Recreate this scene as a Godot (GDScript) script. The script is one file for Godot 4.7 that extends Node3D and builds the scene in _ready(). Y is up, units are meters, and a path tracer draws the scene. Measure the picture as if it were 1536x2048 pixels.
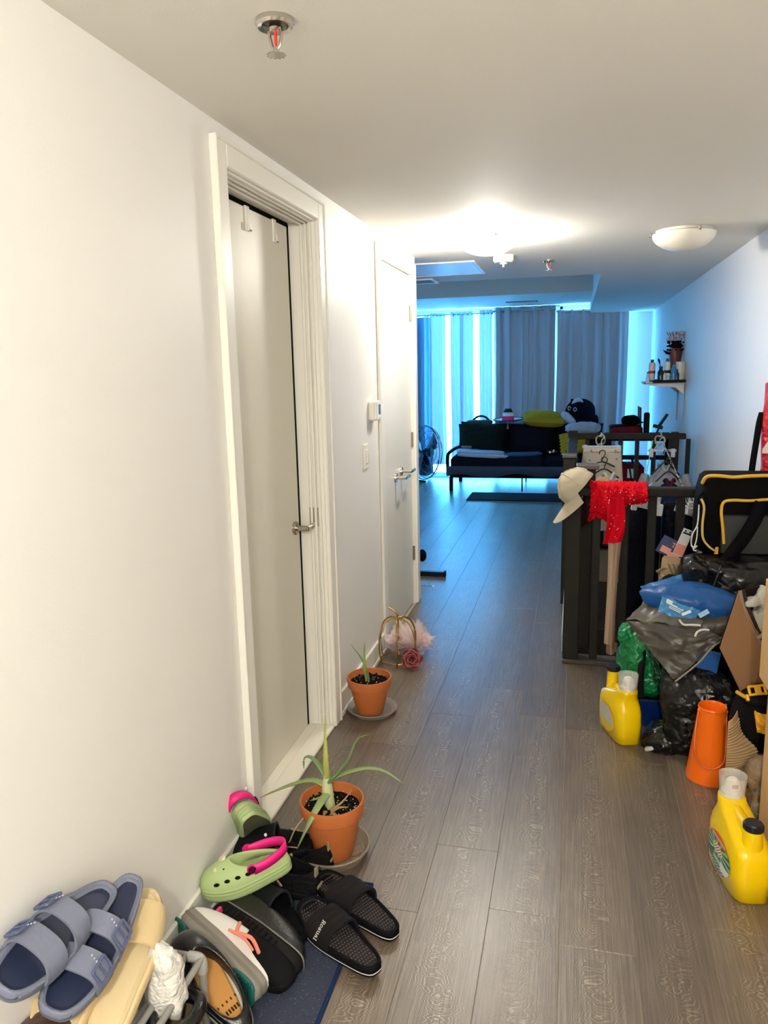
extends Node3D
# Apartment hallway with a shoe pile on the left, a heaped stair landing on the right and a day-lit living room behind.

# ---------------------------------------------------------------- shape builder
class G:
	var v := PackedVector3Array()
	var uv := PackedVector2Array()
	var gr := PackedInt32Array()
	var id := 0
	func tri(a: Vector3, b: Vector3, c: Vector3, g: int, ua := Vector2.ZERO, ub := Vector2.ZERO, uc := Vector2.ZERO) -> void:
		if (b - a).cross(c - a).length_squared() < 1e-16:
			return
		v.append(a); v.append(b); v.append(c)
		uv.append(ua); uv.append(ub); uv.append(uc)
		gr.append(g)
	func face(a: Vector3, b: Vector3, c: Vector3, d: Vector3, g := -1) -> void:
		tri(a, b, c, g, Vector2(0, 0), Vector2(1, 0), Vector2(1, 1))
		tri(a, c, d, g, Vector2(0, 0), Vector2(1, 1), Vector2(0, 1))
	func orient(from: int) -> void:
		var n := v.size()
		if n <= from:
			return
		var mid := Vector3.ZERO
		for i in range(from, n):
			mid += v[i]
		mid /= n - from
		var vol := 0.0
		for i in range(from, n, 3):
			vol += (v[i] - mid).dot((v[i + 1] - mid).cross(v[i + 2] - mid))
		if vol > 0:
			for i in range(from, n, 3):
				var t := v[i + 1]; v[i + 1] = v[i + 2]; v[i + 2] = t
				var u := uv[i + 1]; uv[i + 1] = uv[i + 2]; uv[i + 2] = u
	func xform(from: int, x: Transform3D) -> void:
		for i in range(from, v.size()):
			v[i] = x * v[i]
	# box with chamfered edges, given by centre and size
	func box(c: Vector3, s: Vector3, b := 0.0, x := Transform3D.IDENTITY) -> G:
		var from := v.size()
		var h := s / 2
		b = min(b, min(h.x, min(h.y, h.z)) * 0.9)
		if b <= 0:
			var p := []
			for i in 8:
				p.append(Vector3(h.x if i & 1 else -h.x, h.y if i & 2 else -h.y, h.z if i & 4 else -h.z))
			for f in [[0, 1, 3, 2], [4, 6, 7, 5], [0, 4, 5, 1], [2, 3, 7, 6], [0, 2, 6, 4], [1, 5, 7, 3]]:
				face(p[f[0]], p[f[1]], p[f[2]], p[f[3]])
		else:
			var q := []
			for i in 8:
				var sg := Vector3(1 if i & 1 else -1, 1 if i & 2 else -1, 1 if i & 4 else -1)
				var k := Vector3(h.x - b, h.y - b, h.z - b)
				q.append([Vector3(h.x, k.y, k.z) * sg, Vector3(k.x, h.y, k.z) * sg, Vector3(k.x, k.y, h.z) * sg])
			for f in [[0, 2, 6, 4, 0], [1, 5, 7, 3, 0], [0, 4, 5, 1, 1], [2, 3, 7, 6, 1], [0, 1, 3, 2, 2], [4, 6, 7, 5, 2]]:
				face(q[f[0]][f[4]], q[f[1]][f[4]], q[f[2]][f[4]], q[f[3]][f[4]])
			for e in [[0, 1, 1, 2], [2, 3, 1, 2], [4, 5, 1, 2], [6, 7, 1, 2], [0, 2, 0, 2], [1, 3, 0, 2], [4, 6, 0, 2], [5, 7, 0, 2], [0, 4, 0, 1], [1, 5, 0, 1], [2, 6, 0, 1], [3, 7, 0, 1]]:
				face(q[e[0]][e[2]], q[e[1]][e[2]], q[e[1]][e[3]], q[e[0]][e[3]])
			for i in 8:
				tri(q[i][0], q[i][1], q[i][2], -1)
			# every face of a convex box turned outward on its own
			for i in range(from, v.size(), 3):
				var m := (v[i] + v[i + 1] + v[i + 2]) / 3.0
				if (v[i + 1] - v[i]).cross(v[i + 2] - v[i]).dot(m) > 0:
					var t := v[i + 1]; v[i + 1] = v[i + 2]; v[i + 2] = t
					var u := uv[i + 1]; uv[i + 1] = uv[i + 2]; uv[i + 2] = u
		if b <= 0:
			orient(from)
		xform(from, x * Transform3D(Basis.IDENTITY, c))
		return self
	func ab(a: Vector3, b: Vector3, bev := 0.0) -> G:
		return box((a + b) / 2, (b - a).abs(), bev)
	# rows of points joined into a skin
	func skin(rows: Array, close_u := false, cap0 := false, cap1 := false, close_v := false, flat := false) -> G:
		var from := v.size()
		id += 1
		var nv := rows.size()
		var nu: int = rows[0].size()
		for j in (nv if close_v else nv - 1):
			var r0: PackedVector3Array = rows[j]
			var r1: PackedVector3Array = rows[(j + 1) % nv]
			for i in (nu if close_u else nu - 1):
				var k := (i + 1) % nu
				var u0 := float(i) / (nu if close_u else nu - 1)
				var u1 := float(i + 1) / (nu if close_u else nu - 1)
				var w0 := float(j) / (nv - 1)
				var w1 := float(j + 1) / (nv - 1)
				var g := -1 if flat else id
				tri(r0[i], r0[k], r1[k], g, Vector2(u0, w0), Vector2(u1, w0), Vector2(u1, w1))
				tri(r0[i], r1[k], r1[i], g, Vector2(u0, w0), Vector2(u1, w1), Vector2(u0, w1))
		if cap0 or cap1:
			for e in [0, 1]:
				if (e == 0 and not cap0) or (e == 1 and not cap1):
					continue
				id += 1
				var r: PackedVector3Array = rows[0] if e == 0 else rows[nv - 1]
				var c := Vector3.ZERO
				for p in r:
					c += p
				c /= nu
				for i in nu:
					if e == 0:
						tri(c, r[(i + 1) % nu], r[i], id, Vector2(.5, .5), Vector2(.5, .5), Vector2(.5, .5))
					else:
						tri(c, r[i], r[(i + 1) % nu], id, Vector2(.5, .5), Vector2(.5, .5), Vector2(.5, .5))
		orient(from)
		return self
	# profile of (radius, height) spun about y; sharp corners stay sharp
	func lathe(pr: Array, seg := 24, x := Transform3D.IDENTITY) -> G:
		var from := v.size()
		id += 1
		for k in pr.size() - 1:
			var a: Vector2 = pr[k]
			var b: Vector2 = pr[k + 1]
			if k > 0:
				var d0: Vector2 = (a - pr[k - 1]).normalized()
				if d0.dot((b - a).normalized()) < 0.8:
					id += 1
			for i in seg:
				var t0 := TAU * i / seg
				var t1 := TAU * (i + 1) / seg
				if i == seg - 1:
					t1 = 0.0
				var c0 := Vector2(cos(t0), sin(t0))
				var c1 := Vector2(cos(t1), sin(t1))
				var p00 := Vector3(a.x * c0.x, a.y, a.x * c0.y)
				var p01 := Vector3(a.x * c1.x, a.y, a.x * c1.y)
				var p10 := Vector3(b.x * c0.x, b.y, b.x * c0.y)
				var p11 := Vector3(b.x * c1.x, b.y, b.x * c1.y)
				var f0 := float(k) / (pr.size() - 1)
				var f1 := float(k + 1) / (pr.size() - 1)
				var u0 := float(i) / seg
				var u1 := float(i + 1) / seg
				tri(p00, p01, p11, id, Vector2(u0, f0), Vector2(u1, f0), Vector2(u1, f1))
				tri(p00, p11, p10, id, Vector2(u0, f0), Vector2(u1, f1), Vector2(u0, f1))
		orient(from)
		xform(from, x)
		return self
	func tube(pts: Array, r, seg := 8, caps := true, closed := false) -> G:
		var n := pts.size()
		var rows := []
		var up := Vector3.UP
		for i in n:
			var p: Vector3 = pts[i]
			var a: Vector3 = pts[(i - 1 + n) % n] if closed else pts[max(i - 1, 0)]
			var b: Vector3 = pts[(i + 1) % n] if closed else pts[min(i + 1, n - 1)]
			var t := (b - a).normalized()
			if i == 0 and absf(t.dot(up)) > 0.95:
				up = Vector3.RIGHT
			up = (up - t * up.dot(t)).normalized()
			var side := t.cross(up)
			var row := PackedVector3Array()
			var rad: float = r[i] if r is Array else r
			for k in seg:
				var w := TAU * k / seg
				row.append(p + (up * cos(w) + side * sin(w)) * rad)
			rows.append(row)
		return skin(rows, true, caps and not closed, caps and not closed, closed)
	# flat strap along points, given width direction
	func strap(pts: Array, wide: Vector3, thick: float, across := Vector3.ZERO) -> G:
		var rows := []
		var n := pts.size()
		for i in n:
			var t: Vector3 = (pts[min(i + 1, n - 1)] - pts[max(i - 1, 0)]).normalized()
			var nn := t.cross(wide).normalized() * thick / 2
			if across != Vector3.ZERO:
				nn = across.normalized() * thick / 2
			var p: Vector3 = pts[i]
			rows.append(PackedVector3Array([p - wide / 2 - nn, p + wide / 2 - nn, p + wide / 2 + nn, p - wide / 2 + nn]))
		var from := gr.size()
		skin(rows, true, true, true)
		return self
	# surface f(u, v) with thickness
	func sheet(f: Callable, nu: int, nv: int, th := 0.0) -> G:
		var P := []
		for j in nv + 1:
			var r := PackedVector3Array()
			for i in nu + 1:
				r.append(f.call(float(i) / nu, float(j) / nv))
			P.append(r)
		if th <= 0:
			return skin(P)
		var Q := []
		for j in nv + 1:
			var r := PackedVector3Array()
			for i in nu + 1:
				var du: Vector3 = P[j][min(i + 1, nu)] - P[j][max(i - 1, 0)]
				var dv: Vector3 = P[min(j + 1, nv)][i] - P[max(j - 1, 0)][i]
				r.append(P[j][i] + du.cross(dv).normalized() * th)
			Q.append(r)
		var from := v.size()
		skin(P)
		var mid := v.size()
		skin(Q)
		# the two sides face apart
		var nrm: Vector3 = Q[nv / 2][nu / 2] - P[nv / 2][nu / 2]
		for s in [[from, mid, -nrm], [mid, v.size(), nrm]]:
			var sum := Vector3.ZERO
			for i in range(s[0], s[1], 3):
				sum -= (v[i + 1] - v[i]).cross(v[i + 2] - v[i])
			var want := 0.0
			var i0: int = s[0] + int((s[1] - s[0]) / 6) * 3
			want = -(v[i0 + 1] - v[i0]).cross(v[i0 + 2] - v[i0]).dot(s[2])
			if want < 0:
				for i in range(s[0], s[1], 3):
					var t := v[i + 1]; v[i + 1] = v[i + 2]; v[i + 2] = t
					var u := uv[i + 1]; uv[i + 1] = uv[i + 2]; uv[i + 2] = u
		id += 1
		for i in nu:
			face(P[0][i], P[0][i + 1], Q[0][i + 1], Q[0][i], id)
			face(P[nv][i + 1], P[nv][i], Q[nv][i], Q[nv][i + 1], id)
		for j in nv:
			face(P[j + 1][0], P[j][0], Q[j][0], Q[j + 1][0], id)
			face(P[j][nu], P[j + 1][nu], Q[j + 1][nu], Q[j][nu], id)
		return self
	# cushion: square pillow with pinched corners
	func pillow(x: Transform3D, w: float, h: float, d: float, n := 14, puff := 0.5, wob := 0.0, sd := 0) -> G:
		var from := v.size()
		var no := FastNoiseLite.new()
		no.seed = sd; no.frequency = 3.0
		for s in [-1, 1]:
			id += 1
			var rows := []
			for j in n + 1:
				var r := PackedVector3Array()
				for i in n + 1:
					var a := 2.0 * i / n - 1
					var b := 2.0 * j / n - 1
					var pin := 1.0 - 0.07 * (1 - a * a) * 0 - 0.06 * (a * a) * (1 - b * b) * 0
					var t := pow(maxf(0, (1 - pow(absf(a), 3.0)) * (1 - pow(absf(b), 3.0))), puff)
					var p := Vector3(a * w / 2 * (1 - .05 * (1 - b * b)) * pin, b * h / 2 * (1 - .05 * (1 - a * a)), s * d / 2 * t)
					p += Vector3(0, 0, 1) * wob * no.get_noise_2d(a, b) * t
					r.append(x * p)
				rows.append(r)
			var f2 := v.size()
			skin(rows)
			var want: Vector3 = x.basis * Vector3(0, 0, s)
			var i0: int = f2 + int((v.size() - f2) / 6) * 3
			if -(v[i0 + 1] - v[i0]).cross(v[i0 + 2] - v[i0]).dot(want) < 0:
				for i in range(f2, v.size(), 3):
					var t := v[i + 1]; v[i + 1] = v[i + 2]; v[i + 2] = t
					var u := uv[i + 1]; uv[i + 1] = uv[i + 2]; uv[i + 2] = u
		return self
	# rounded, dented lump (superellipsoid): e near 1 round, smaller is boxier
	func lump(x: Transform3D, r: Vector3, e := 1.0, amp := 0.0, freq := 6.0, sd := 1, nu := 30, nv := 18) -> G:
		var no := FastNoiseLite.new()
		no.seed = sd; no.frequency = freq; no.fractal_octaves = 3
		var rows := []
		for j in nv + 1:
			var la := PI * (float(j) / nv - .5)
			var row := PackedVector3Array()
			for i in nu:
				var lo := TAU * i / nu
				var cl := pow(absf(cos(la)), e)
				var p := Vector3(signf(cos(lo)) * pow(absf(cos(lo)), e) * cl * r.x, signf(sin(la)) * pow(absf(sin(la)), e) * r.y, signf(sin(lo)) * pow(absf(sin(lo)), e) * cl * r.z)
				if j == 0 or j == nv:
					p = Vector3(0, signf(sin(la)) * r.y, 0)
				p *= 1.0 + amp * no.get_noise_3d(p.x, p.y, p.z) / maxf(.05, r.length()) 
				row.append(x * p)
			rows.append(row)
		return skin(rows, true)
	# polygon in the xy plane pushed out along z by depth
	func prism(poly: PackedVector2Array, depth: float, x := Transform3D.IDENTITY) -> G:
		var from := v.size()
		var ix := Geometry2D.triangulate_polygon(poly)
		for s in [0.0, depth]:
			for i in range(0, ix.size(), 3):
				var a := Vector3(poly[ix[i]].x, poly[ix[i]].y, s)
				var b := Vector3(poly[ix[i + 1]].x, poly[ix[i + 1]].y, s)
				var c := Vector3(poly[ix[i + 2]].x, poly[ix[i + 2]].y, s)
				var cw := (b - a).cross(c - a).z
				if (cw > 0) == (s > 0):
					tri(a, c, b, -1)
				else:
					tri(a, b, c, -1)
		var n := poly.size()
		var ar := 0.0
		for i in n:
			ar += poly[i].cross(poly[(i + 1) % n])
		for i in n:
			var p := poly[i]
			var q := poly[(i + 1) % n]
			if ar > 0:
				face(Vector3(p.x, p.y, 0), Vector3(p.x, p.y, depth), Vector3(q.x, q.y, depth), Vector3(q.x, q.y, 0))
			else:
				face(Vector3(p.x, p.y, 0), Vector3(q.x, q.y, 0), Vector3(q.x, q.y, depth), Vector3(p.x, p.y, depth))
		xform(from, x)
		return self
	func mesh(off := Vector3.ZERO) -> ArrayMesh:
		var st := SurfaceTool.new()
		st.begin(Mesh.PRIMITIVE_TRIANGLES)
		for t in gr.size():
			st.set_smooth_group(gr[t])
			for k in 3:
				st.set_uv(uv[t * 3 + k])
				st.add_vertex(v[t * 3 + k] + off)
		st.generate_normals()
		return st.commit()

# ---------------------------------------------------------------- materials
var mats := {}
var tex := {}
func bumps(kind: String) -> Texture2D:
	if tex.has(kind):
		return tex[kind]
	var n := FastNoiseLite.new()
	var t := NoiseTexture2D.new()
	t.width = 256; t.height = 256; t.seamless = true; t.as_normal_map = true
	n.seed = 7
	match kind:
		"cloth":
			n.noise_type = FastNoiseLite.TYPE_VALUE; n.frequency = 0.35; t.bump_strength = 3.0
		"crumple":
			n.noise_type = FastNoiseLite.TYPE_CELLULAR; n.frequency = 0.02; n.fractal_octaves = 3; t.bump_strength = 10.0
			n.cellular_return_type = FastNoiseLite.RETURN_DISTANCE2_SUB
		"leather":
			n.noise_type = FastNoiseLite.TYPE_CELLULAR; n.frequency = 0.12; t.bump_strength = 3.0
		"soft":
			n.noise_type = FastNoiseLite.TYPE_SIMPLEX_SMOOTH; n.frequency = 0.012; n.fractal_octaves = 4; t.bump_strength = 8.0
		"paint":
			n.noise_type = FastNoiseLite.TYPE_SIMPLEX_SMOOTH; n.frequency = 0.1; t.bump_strength = 0.5
		"grain":
			n.noise_type = FastNoiseLite.TYPE_SIMPLEX_SMOOTH; n.frequency = 0.06; n.fractal_octaves = 4; t.bump_strength = 2.0
	t.noise = n
	tex[kind] = t
	return t
func M(hex: String, rough := 0.6, metal := 0.0, bump := "", scale := 4.0, depth := 1.0) -> StandardMaterial3D:
	var key := "%s|%s|%s|%s|%s|%s" % [hex, rough, metal, bump, scale, depth]
	if mats.has(key):
		return mats[key]
	var m := StandardMaterial3D.new()
	m.albedo_color = Color(hex)
	m.roughness = rough
	m.metallic = metal
	m.cull_mode = BaseMaterial3D.CULL_DISABLED
	if metal == 0.0 and rough >= 0.5 and m.albedo_color.get_luminance() < 0.2:
		m.metallic_specular = 0.2
	if bump != "":
		m.normal_enabled = true
		m.normal_texture = bumps(bump)
		m.normal_scale = depth
		m.uv1_triplanar = true
		m.uv1_scale = Vector3.ONE * scale
	mats[key] = m
	return m
func clear(hex: String, alpha: float, rough := 0.05) -> StandardMaterial3D:
	var m := StandardMaterial3D.new()
	m.albedo_color = Color(hex, alpha)
	m.roughness = rough
	m.transparency = BaseMaterial3D.TRANSPARENCY_ALPHA
	m.cull_mode = BaseMaterial3D.CULL_DISABLED
	return m

# ---------------------------------------------------------------- objects
var off := {}
var used := {}
func numbered(parent: Node, called: String) -> String:
	var k := "%d/%s" % [parent.get_instance_id(), called]
	var n: int = used.get(k, 0)
	used[k] = n + 1
	return called if n == 0 else "%s_%03d" % [called, n]
func thing(called: String, label: String, category: String, at := Vector3.ZERO, group := "", world := true) -> Node3D:
	var o := Node3D.new()
	o.name = numbered(self, called)
	add_child(o, true)
	o.position = at
	tag(o, label, category, group)
	if world:
		off[o] = at
	return o
func tag(o: Node, label: String, category: String, group := "") -> void:
	o.set_meta("label", label)
	o.set_meta("category", category)
	if group != "":
		o.set_meta("group", group)
func part(called: String, g: G, m: Material, parent: Node, label := "") -> MeshInstance3D:
	var o := MeshInstance3D.new()
	o.name = numbered(parent, called)
	o.mesh = g.mesh(-off.get(parent, Vector3.ZERO))
	o.material_override = m
	parent.add_child(o, true)
	if off.has(parent) and parent != self:
		off[o] = off[parent]
	if label != "":
		o.set_meta("label", label)
	return o
func single(called: String, label: String, category: String, g: G, m: Material, at: Vector3, group := "") -> MeshInstance3D:
	off[self] = at
	var o := part(called, g, m, self)
	off.erase(self)
	o.position = at
	off[o] = at
	tag(o, label, category, group)
	return o
func struct(called: String, g: G, m: Material, label := "", category := "") -> MeshInstance3D:
	var o := part(called, g, m, self)
	o.set_meta("kind", "structure")
	if label != "":
		tag(o, label, category)
	return o
func lettering(called: String, words: String, size: float, m: Material, parent: Node, at: Transform3D, font := "Droid Sans", label := "") -> void:
	var t := TextMesh.new()
	t.text = words
	t.font_size = 48
	t.pixel_size = size / 48.0
	t.depth = size * 0.06
	var f := SystemFont.new()
	f.font_names = PackedStringArray([font])
	t.font = f
	var o := MeshInstance3D.new()
	o.name = numbered(parent, called)
	o.mesh = t
	o.material_override = m
	parent.add_child(o, true)
	var a: Vector3 = off.get(parent, Vector3.ZERO)
	o.transform = Transform3D(at.basis, at.origin - a)
	if label != "":
		o.set_meta("label", label)
func B(z: Vector3, up := Vector3.UP) -> Basis:
	var zz := z.normalized()
	var xx := up.cross(zz).normalized()
	return Basis(xx, zz.cross(xx), zz)
func T(at: Vector3, z := Vector3(0, 0, 1), up := Vector3.UP) -> Transform3D:
	return Transform3D(B(z, up), at)
func V(x: float, y: float, z: float) -> Vector3:
	return Vector3(x, y, z)
# smooth curve through points
func curve(p: Array, n := 6) -> Array:
	var out := []
	for i in p.size() - 1:
		var a: Vector3 = p[max(i - 1, 0)]
		var b: Vector3 = p[i]
		var c: Vector3 = p[i + 1]
		var d: Vector3 = p[min(i + 2, p.size() - 1)]
		for k in n:
			out.append(b.cubic_interpolate(c, a, d, float(k) / n))
	out.append(p[p.size() - 1])
	return out

func _ready() -> void:
	var cam := Camera3D.new()
	cam.name = "camera"
	cam.position = V(0, 1.45, 0)
	cam.rotation_degrees = V(-10.455, 14.096, -1.286)
	cam.fov = 68.0
	cam.near = 0.02
	cam.far = 60.0
	add_child(cam)
	cam.current = true
	var e := Environment.new()
	e.background_mode = Environment.BG_SKY
	var sm := ProceduralSkyMaterial.new()
	sm.sky_top_color = Color(0.31, 0.70, 1.0)
	sm.sky_horizon_color = Color(0.35, 0.73, 1.0)
	sm.ground_horizon_color = Color(0.35, 0.73, 1.0)
	sm.ground_bottom_color = Color(0.30, 0.64, 0.93)
	sm.sky_energy_multiplier = 1.0
	sm.ground_energy_multiplier = 1.0
	var sky := Sky.new()
	sky.sky_material = sm
	e.sky = sky
	e.background_energy_multiplier = SKY_ENERGY
	e.tonemap_mode = Environment.TONE_MAPPER_LINEAR
	e.tonemap_exposure = EXPOSURE
	e.sdfgi_enabled = true
	e.ssao_enabled = true
	e.ssil_enabled = true
	var we := WorldEnvironment.new()
	we.name = "world"
	we.environment = e
	add_child(we)
	room()
	fittings()
	living_room()
	stair_rail()
	pile()
	shoes()
	plants()

const EXPOSURE := 1.15
const SKY_ENERGY := 32.0
const LAMP := Color(1.0, 0.982, 0.935)
const LX := -0.946     # face of the left wall
const RX := 0.93       # face of the right wall
const CH := 2.12       # ceiling height

func plank_textures() -> Array:
	var out := []
	for s in 4:
		var w := 160
		var h := 1024
		var im := Image.create(w, h, false, Image.FORMAT_RGB8)
		var hm := Image.create(w, h, false, Image.FORMAT_RGB8)
		var n1 := FastNoiseLite.new()
		n1.seed = 11 + s; n1.frequency = 0.004
		var n2 := FastNoiseLite.new()
		n2.seed = 31 + s; n2.frequency = 0.05; n2.fractal_octaves = 3
		var n4 := FastNoiseLite.new()
		n4.seed = 71 + s; n4.frequency = 0.03; n4.fractal_octaves = 1
		var n3 := FastNoiseLite.new()
		n3.seed = 51 + s; n3.noise_type = FastNoiseLite.TYPE_VALUE; n3.frequency = 0.5
		for y in h:
			var cx := 80.0 + 55.0 * n1.get_noise_1d(y * 1.3)
			var drift := 2.0 * n1.get_noise_2d(y * 2.0, 300)
			var swell := 0.6 + 0.5 * n1.get_noise_2d(y * 1.1, 900)
			for x in w:
				var dx := (x - cx) / 46.0
				var ring := dx * dx * 9.0 * swell + y * 0.055 + drift * 4.0 + 0.75 * n4.get_noise_2d(x * 1.0, y * 0.3)
				var fr := ring - floorf(ring)
				var line := smoothstep(0.62, 0.84, fr) * (1.0 - smoothstep(0.9, 1.0, fr))
				var st := n3.get_noise_2d(x * 2.2, y * 0.045)
				var st2 := n2.get_noise_2d(x * 3.0, y * 0.08)
				var cath := exp(-dx * dx * 0.9)
				var k := 0.17 + line * 0.46 * (0.25 + 0.75 * cath) * (0.75 + 0.35 * st) + 0.11 * st + 0.16 * st2
				k = clampf(k, 0, 1)
				var c := Color(0.305, 0.258, 0.215).lerp(Color(0.82, 0.77, 0.69), k)
				im.set_pixel(x, y, c)
				hm.set_pixel(x, y, Color(1 - k, 1 - k, 1 - k))
		im.generate_mipmaps()
		hm.bump_map_to_normal_map(1.2)
		out.append([ImageTexture.create_from_image(im), ImageTexture.create_from_image(hm)])
	return out

func room() -> void:
	var paint := M("e9e7e3", 0.5, 0, "paint", 6.0, 0.4)
	var ceil_paint := M("efece5", 0.75, 0, "paint", 5.0, 0.5)
	var trim := M("ece9e0", 0.35)
	# ---- floor of single planks over a pale underlay, with the stair opening left free
	var fl := Node3D.new()
	fl.name = "floor"
	fl.set_meta("kind", "structure")
	tag(fl, "grey brown wood plank floor running down the hallway", "floor")
	add_child(fl)
	var ug := G.new()
	ug.ab(V(-3.3, -0.3, 1.6), V(-0.013, -0.0025, -10.4))
	ug.ab(V(-0.013, -0.3, 1.6), V(RX + .02, -0.0025, -3.82))
	ug.ab(V(-0.013, -0.3, -6.2), V(RX + .02, -0.0025, -10.4))
	part("underlay", ug, M("b9ac9a", 0.8), fl)
	var pm := []
	var tints := ["ffffff", "f2efec", "fffaf2", "e9e6e4"]
	var tx := plank_textures()
	for s in 4:
		var m := StandardMaterial3D.new()
		m.albedo_texture = tx[s][0]
		m.albedo_color = Color(tints[s])
		m.normal_enabled = true
		m.normal_texture = tx[s][1]
		m.normal_scale = 0.35
		m.roughness = 0.35
		m.metallic_specular = 0.85
		pm.append(m)
	var rg := RandomNumberGenerator.new()
	rg.seed = 5
	var joint := {6: -2.751, 5: -1.758, 4: -3.094 + 0.02, 3: -2.108}
	for c in range(-12, 11):
		var x0 := -0.946 + (c + 0) * 0.188
		var x1: float = min(x0 + 0.188, RX + .015)
		if x1 < -3.3:
			continue
		var start: float = 1.5 + rg.randf() * 1.2
		if joint.has(c):
			start = joint[c] + 1.22 * 4
		if c == 9:
			x1 = RX + .015
		if c == 10:
			continue
		var z := start
		while z > -10.32:
			var za: float = min(z, 1.5)
			var zb: float = max(z - 1.22, -10.32)
			z -= 1.22
			if c < 0:
				za = min(za, -4.58)
			var spans := [[za, zb]]
			if c >= 5:
				spans = []
				if za > -3.82:
					spans.append([za, max(zb, -3.82)])
				if zb < -6.2:
					spans.append([min(za, -6.2), zb])
			for sp in spans:
				if sp[0] - sp[1] < 0.03:
					continue
				var g := G.new()
				var a := V(x0 + .0006, -0.0042, sp[0] - .0006)
				var b := V(x1 - .0006, 0.0, sp[1] + .0006)
				g.ab(a, b, 0.0007)
				var o1 := rg.randf()
				var fl2 := rg.randi() % 2
				for i in g.v.size():
					var p: Vector3 = g.v[i]
					var uu := (p.x - x0) / 0.188
					g.uv[i] = Vector2(uu if fl2 == 0 else 1 - uu, (p.z - za) / 1.22 * 0.9 + o1)
				part("plank", g, pm[rg.randi() % 4], fl)
	# ---- walls
	var w := G.new()
	w.ab(V(LX - .1, -.3, 1.6), V(LX, CH, -2.03)).ab(V(LX - .1, 2.022, -2.03), V(LX, CH, -2.82)).ab(V(LX - .1, -.3, -2.82), V(LX, CH, -3.762)).ab(V(LX - .1, 2.022, -3.762), V(LX, CH, -4.56)).ab(V(LX - .1, -.3, -4.56), V(LX, CH, -4.66))
	w.ab(V(-1.35, -.3, 1.6), V(-1.2, CH, -4.66)).ab(V(-1.2, -.3, -4.66), V(LX - .1, CH, -4.55)).ab(V(-1.2, -.3, 1.6), V(LX - .1, CH, 1.45)).ab(V(-1.2, -.3, -3.3), V(LX - .1, CH, -3.2))
	struct("wall_left", w, paint)
	struct("wall_right", G.new().ab(V(RX, -2.6, 1.6), V(RX + .12, CH, -10.4)), paint)
	struct("wall_back", G.new().ab(V(-1.35, -.3, 1.5), V(RX + .1, CH, 1.62)), paint)
	struct("wall_living_left", G.new().ab(V(-3.32, -.3, -4.5), V(-3.2, 2.6, -10.4)), paint)
	struct("wall_living_near", G.new().ab(V(-3.3, -.3, -4.52), V(-1.35, CH, -4.66)), paint)
	var wf := G.new()
	wf.ab(V(-3.3, -.3, -10.32), V(-2.95, 2.6, -10.44)).ab(V(-.3, -.3, -10.32), V(-.2, 2.6, -10.44)).ab(V(.655, -.3, -10.32), V(RX + .1, 2.6, -10.44))
	wf.ab(V(-2.95, 2.23, -10.32), V(.655, 2.6, -10.44)).ab(V(-2.95, -.3, -10.32), V(-.3, .015, -10.44)).ab(V(-.2, -.3, -10.32), V(.655, .015, -10.44))
	struct("wall_window", wf, paint)
	# ---- ceiling: low over the hall and the right, raised bay, then a dropped bulkhead before the windows
	var c := G.new()
	c.ab(V(-1.35, CH, 1.62), V(RX + .12, 2.6, -6.0)).ab(V(-3.32, CH, -4.5), V(-1.35, 2.6, -6.0)).ab(V(.17, CH, -6.0), V(RX + .12, 2.6, -10.44))
	c.ab(V(-3.32, 2.5, -6.0), V(.17, 2.6, -8.6))
	struct("ceiling", c, ceil_paint)
	struct("trim_1", G.new().ab(V(-3.32, 2.24, -8.6), V(.17, 2.6, -10.44)), ceil_paint, "dropped bulkhead across the ceiling in front of the curtains", "bulkhead")
	# ---- stair well under the opening
	var sw := G.new()
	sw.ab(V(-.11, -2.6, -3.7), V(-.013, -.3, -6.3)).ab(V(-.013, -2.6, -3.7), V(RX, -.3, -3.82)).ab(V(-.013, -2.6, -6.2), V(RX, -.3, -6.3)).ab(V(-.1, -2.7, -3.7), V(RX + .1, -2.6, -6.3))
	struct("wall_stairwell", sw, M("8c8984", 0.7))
	var stp := Node3D.new()
	stp.name = "trim_2"
	stp.set_meta("kind", "structure")
	tag(stp, "dark stair flight going down inside the railed opening", "stairs")
	add_child(stp)
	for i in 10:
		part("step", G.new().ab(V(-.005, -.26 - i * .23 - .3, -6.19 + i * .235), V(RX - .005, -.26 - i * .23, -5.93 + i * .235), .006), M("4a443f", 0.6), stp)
	# ---- baseboards
	var bb := G.new()
	for s in [[1.5, -1.968], [-2.872, -3.69], ]:
		bb.ab(V(LX, 0, s[0]), V(LX + .012, .105, s[1]), .003)
		bb.ab(V(LX, 0, s[0]), V(LX + .017, .02, s[1]), .003)
	struct("baseboard_left", bb, trim)
	struct("baseboard_right", G.new().ab(V(RX - .012, 0, 1.5), V(RX, .105, -3.82), .003).ab(V(RX - .012, 0, -6.2), V(RX, .105, -10.3), .003), trim)
	struct("baseboard_far", G.new().ab(V(.66, 0, -10.32), V(RX, .105, -10.308), .003).ab(V(-3.2, 0, -10.32), V(-2.95, .105, -10.308), .003), trim)
	var be := struct("baseboard_corner", G.new().ab(V(LX - .02, 0, -4.672), V(LX + .012, .105, -4.64), .003).ab(V(LX - .4, 0, -4.672), V(LX, .105, -4.66), .003), trim)
	# ---- door_1: deep white jamb, grey white slab, lever
	var d := Node3D.new()
	d.name = "door_1"
	d.set_meta("kind", "structure")
	d.position = V(LX, 0, -2.42)
	tag(d, "closed white door with lever handle nearest on left wall", "door")
	add_child(d)
	off[d] = d.position
	var ca := G.new()
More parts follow.
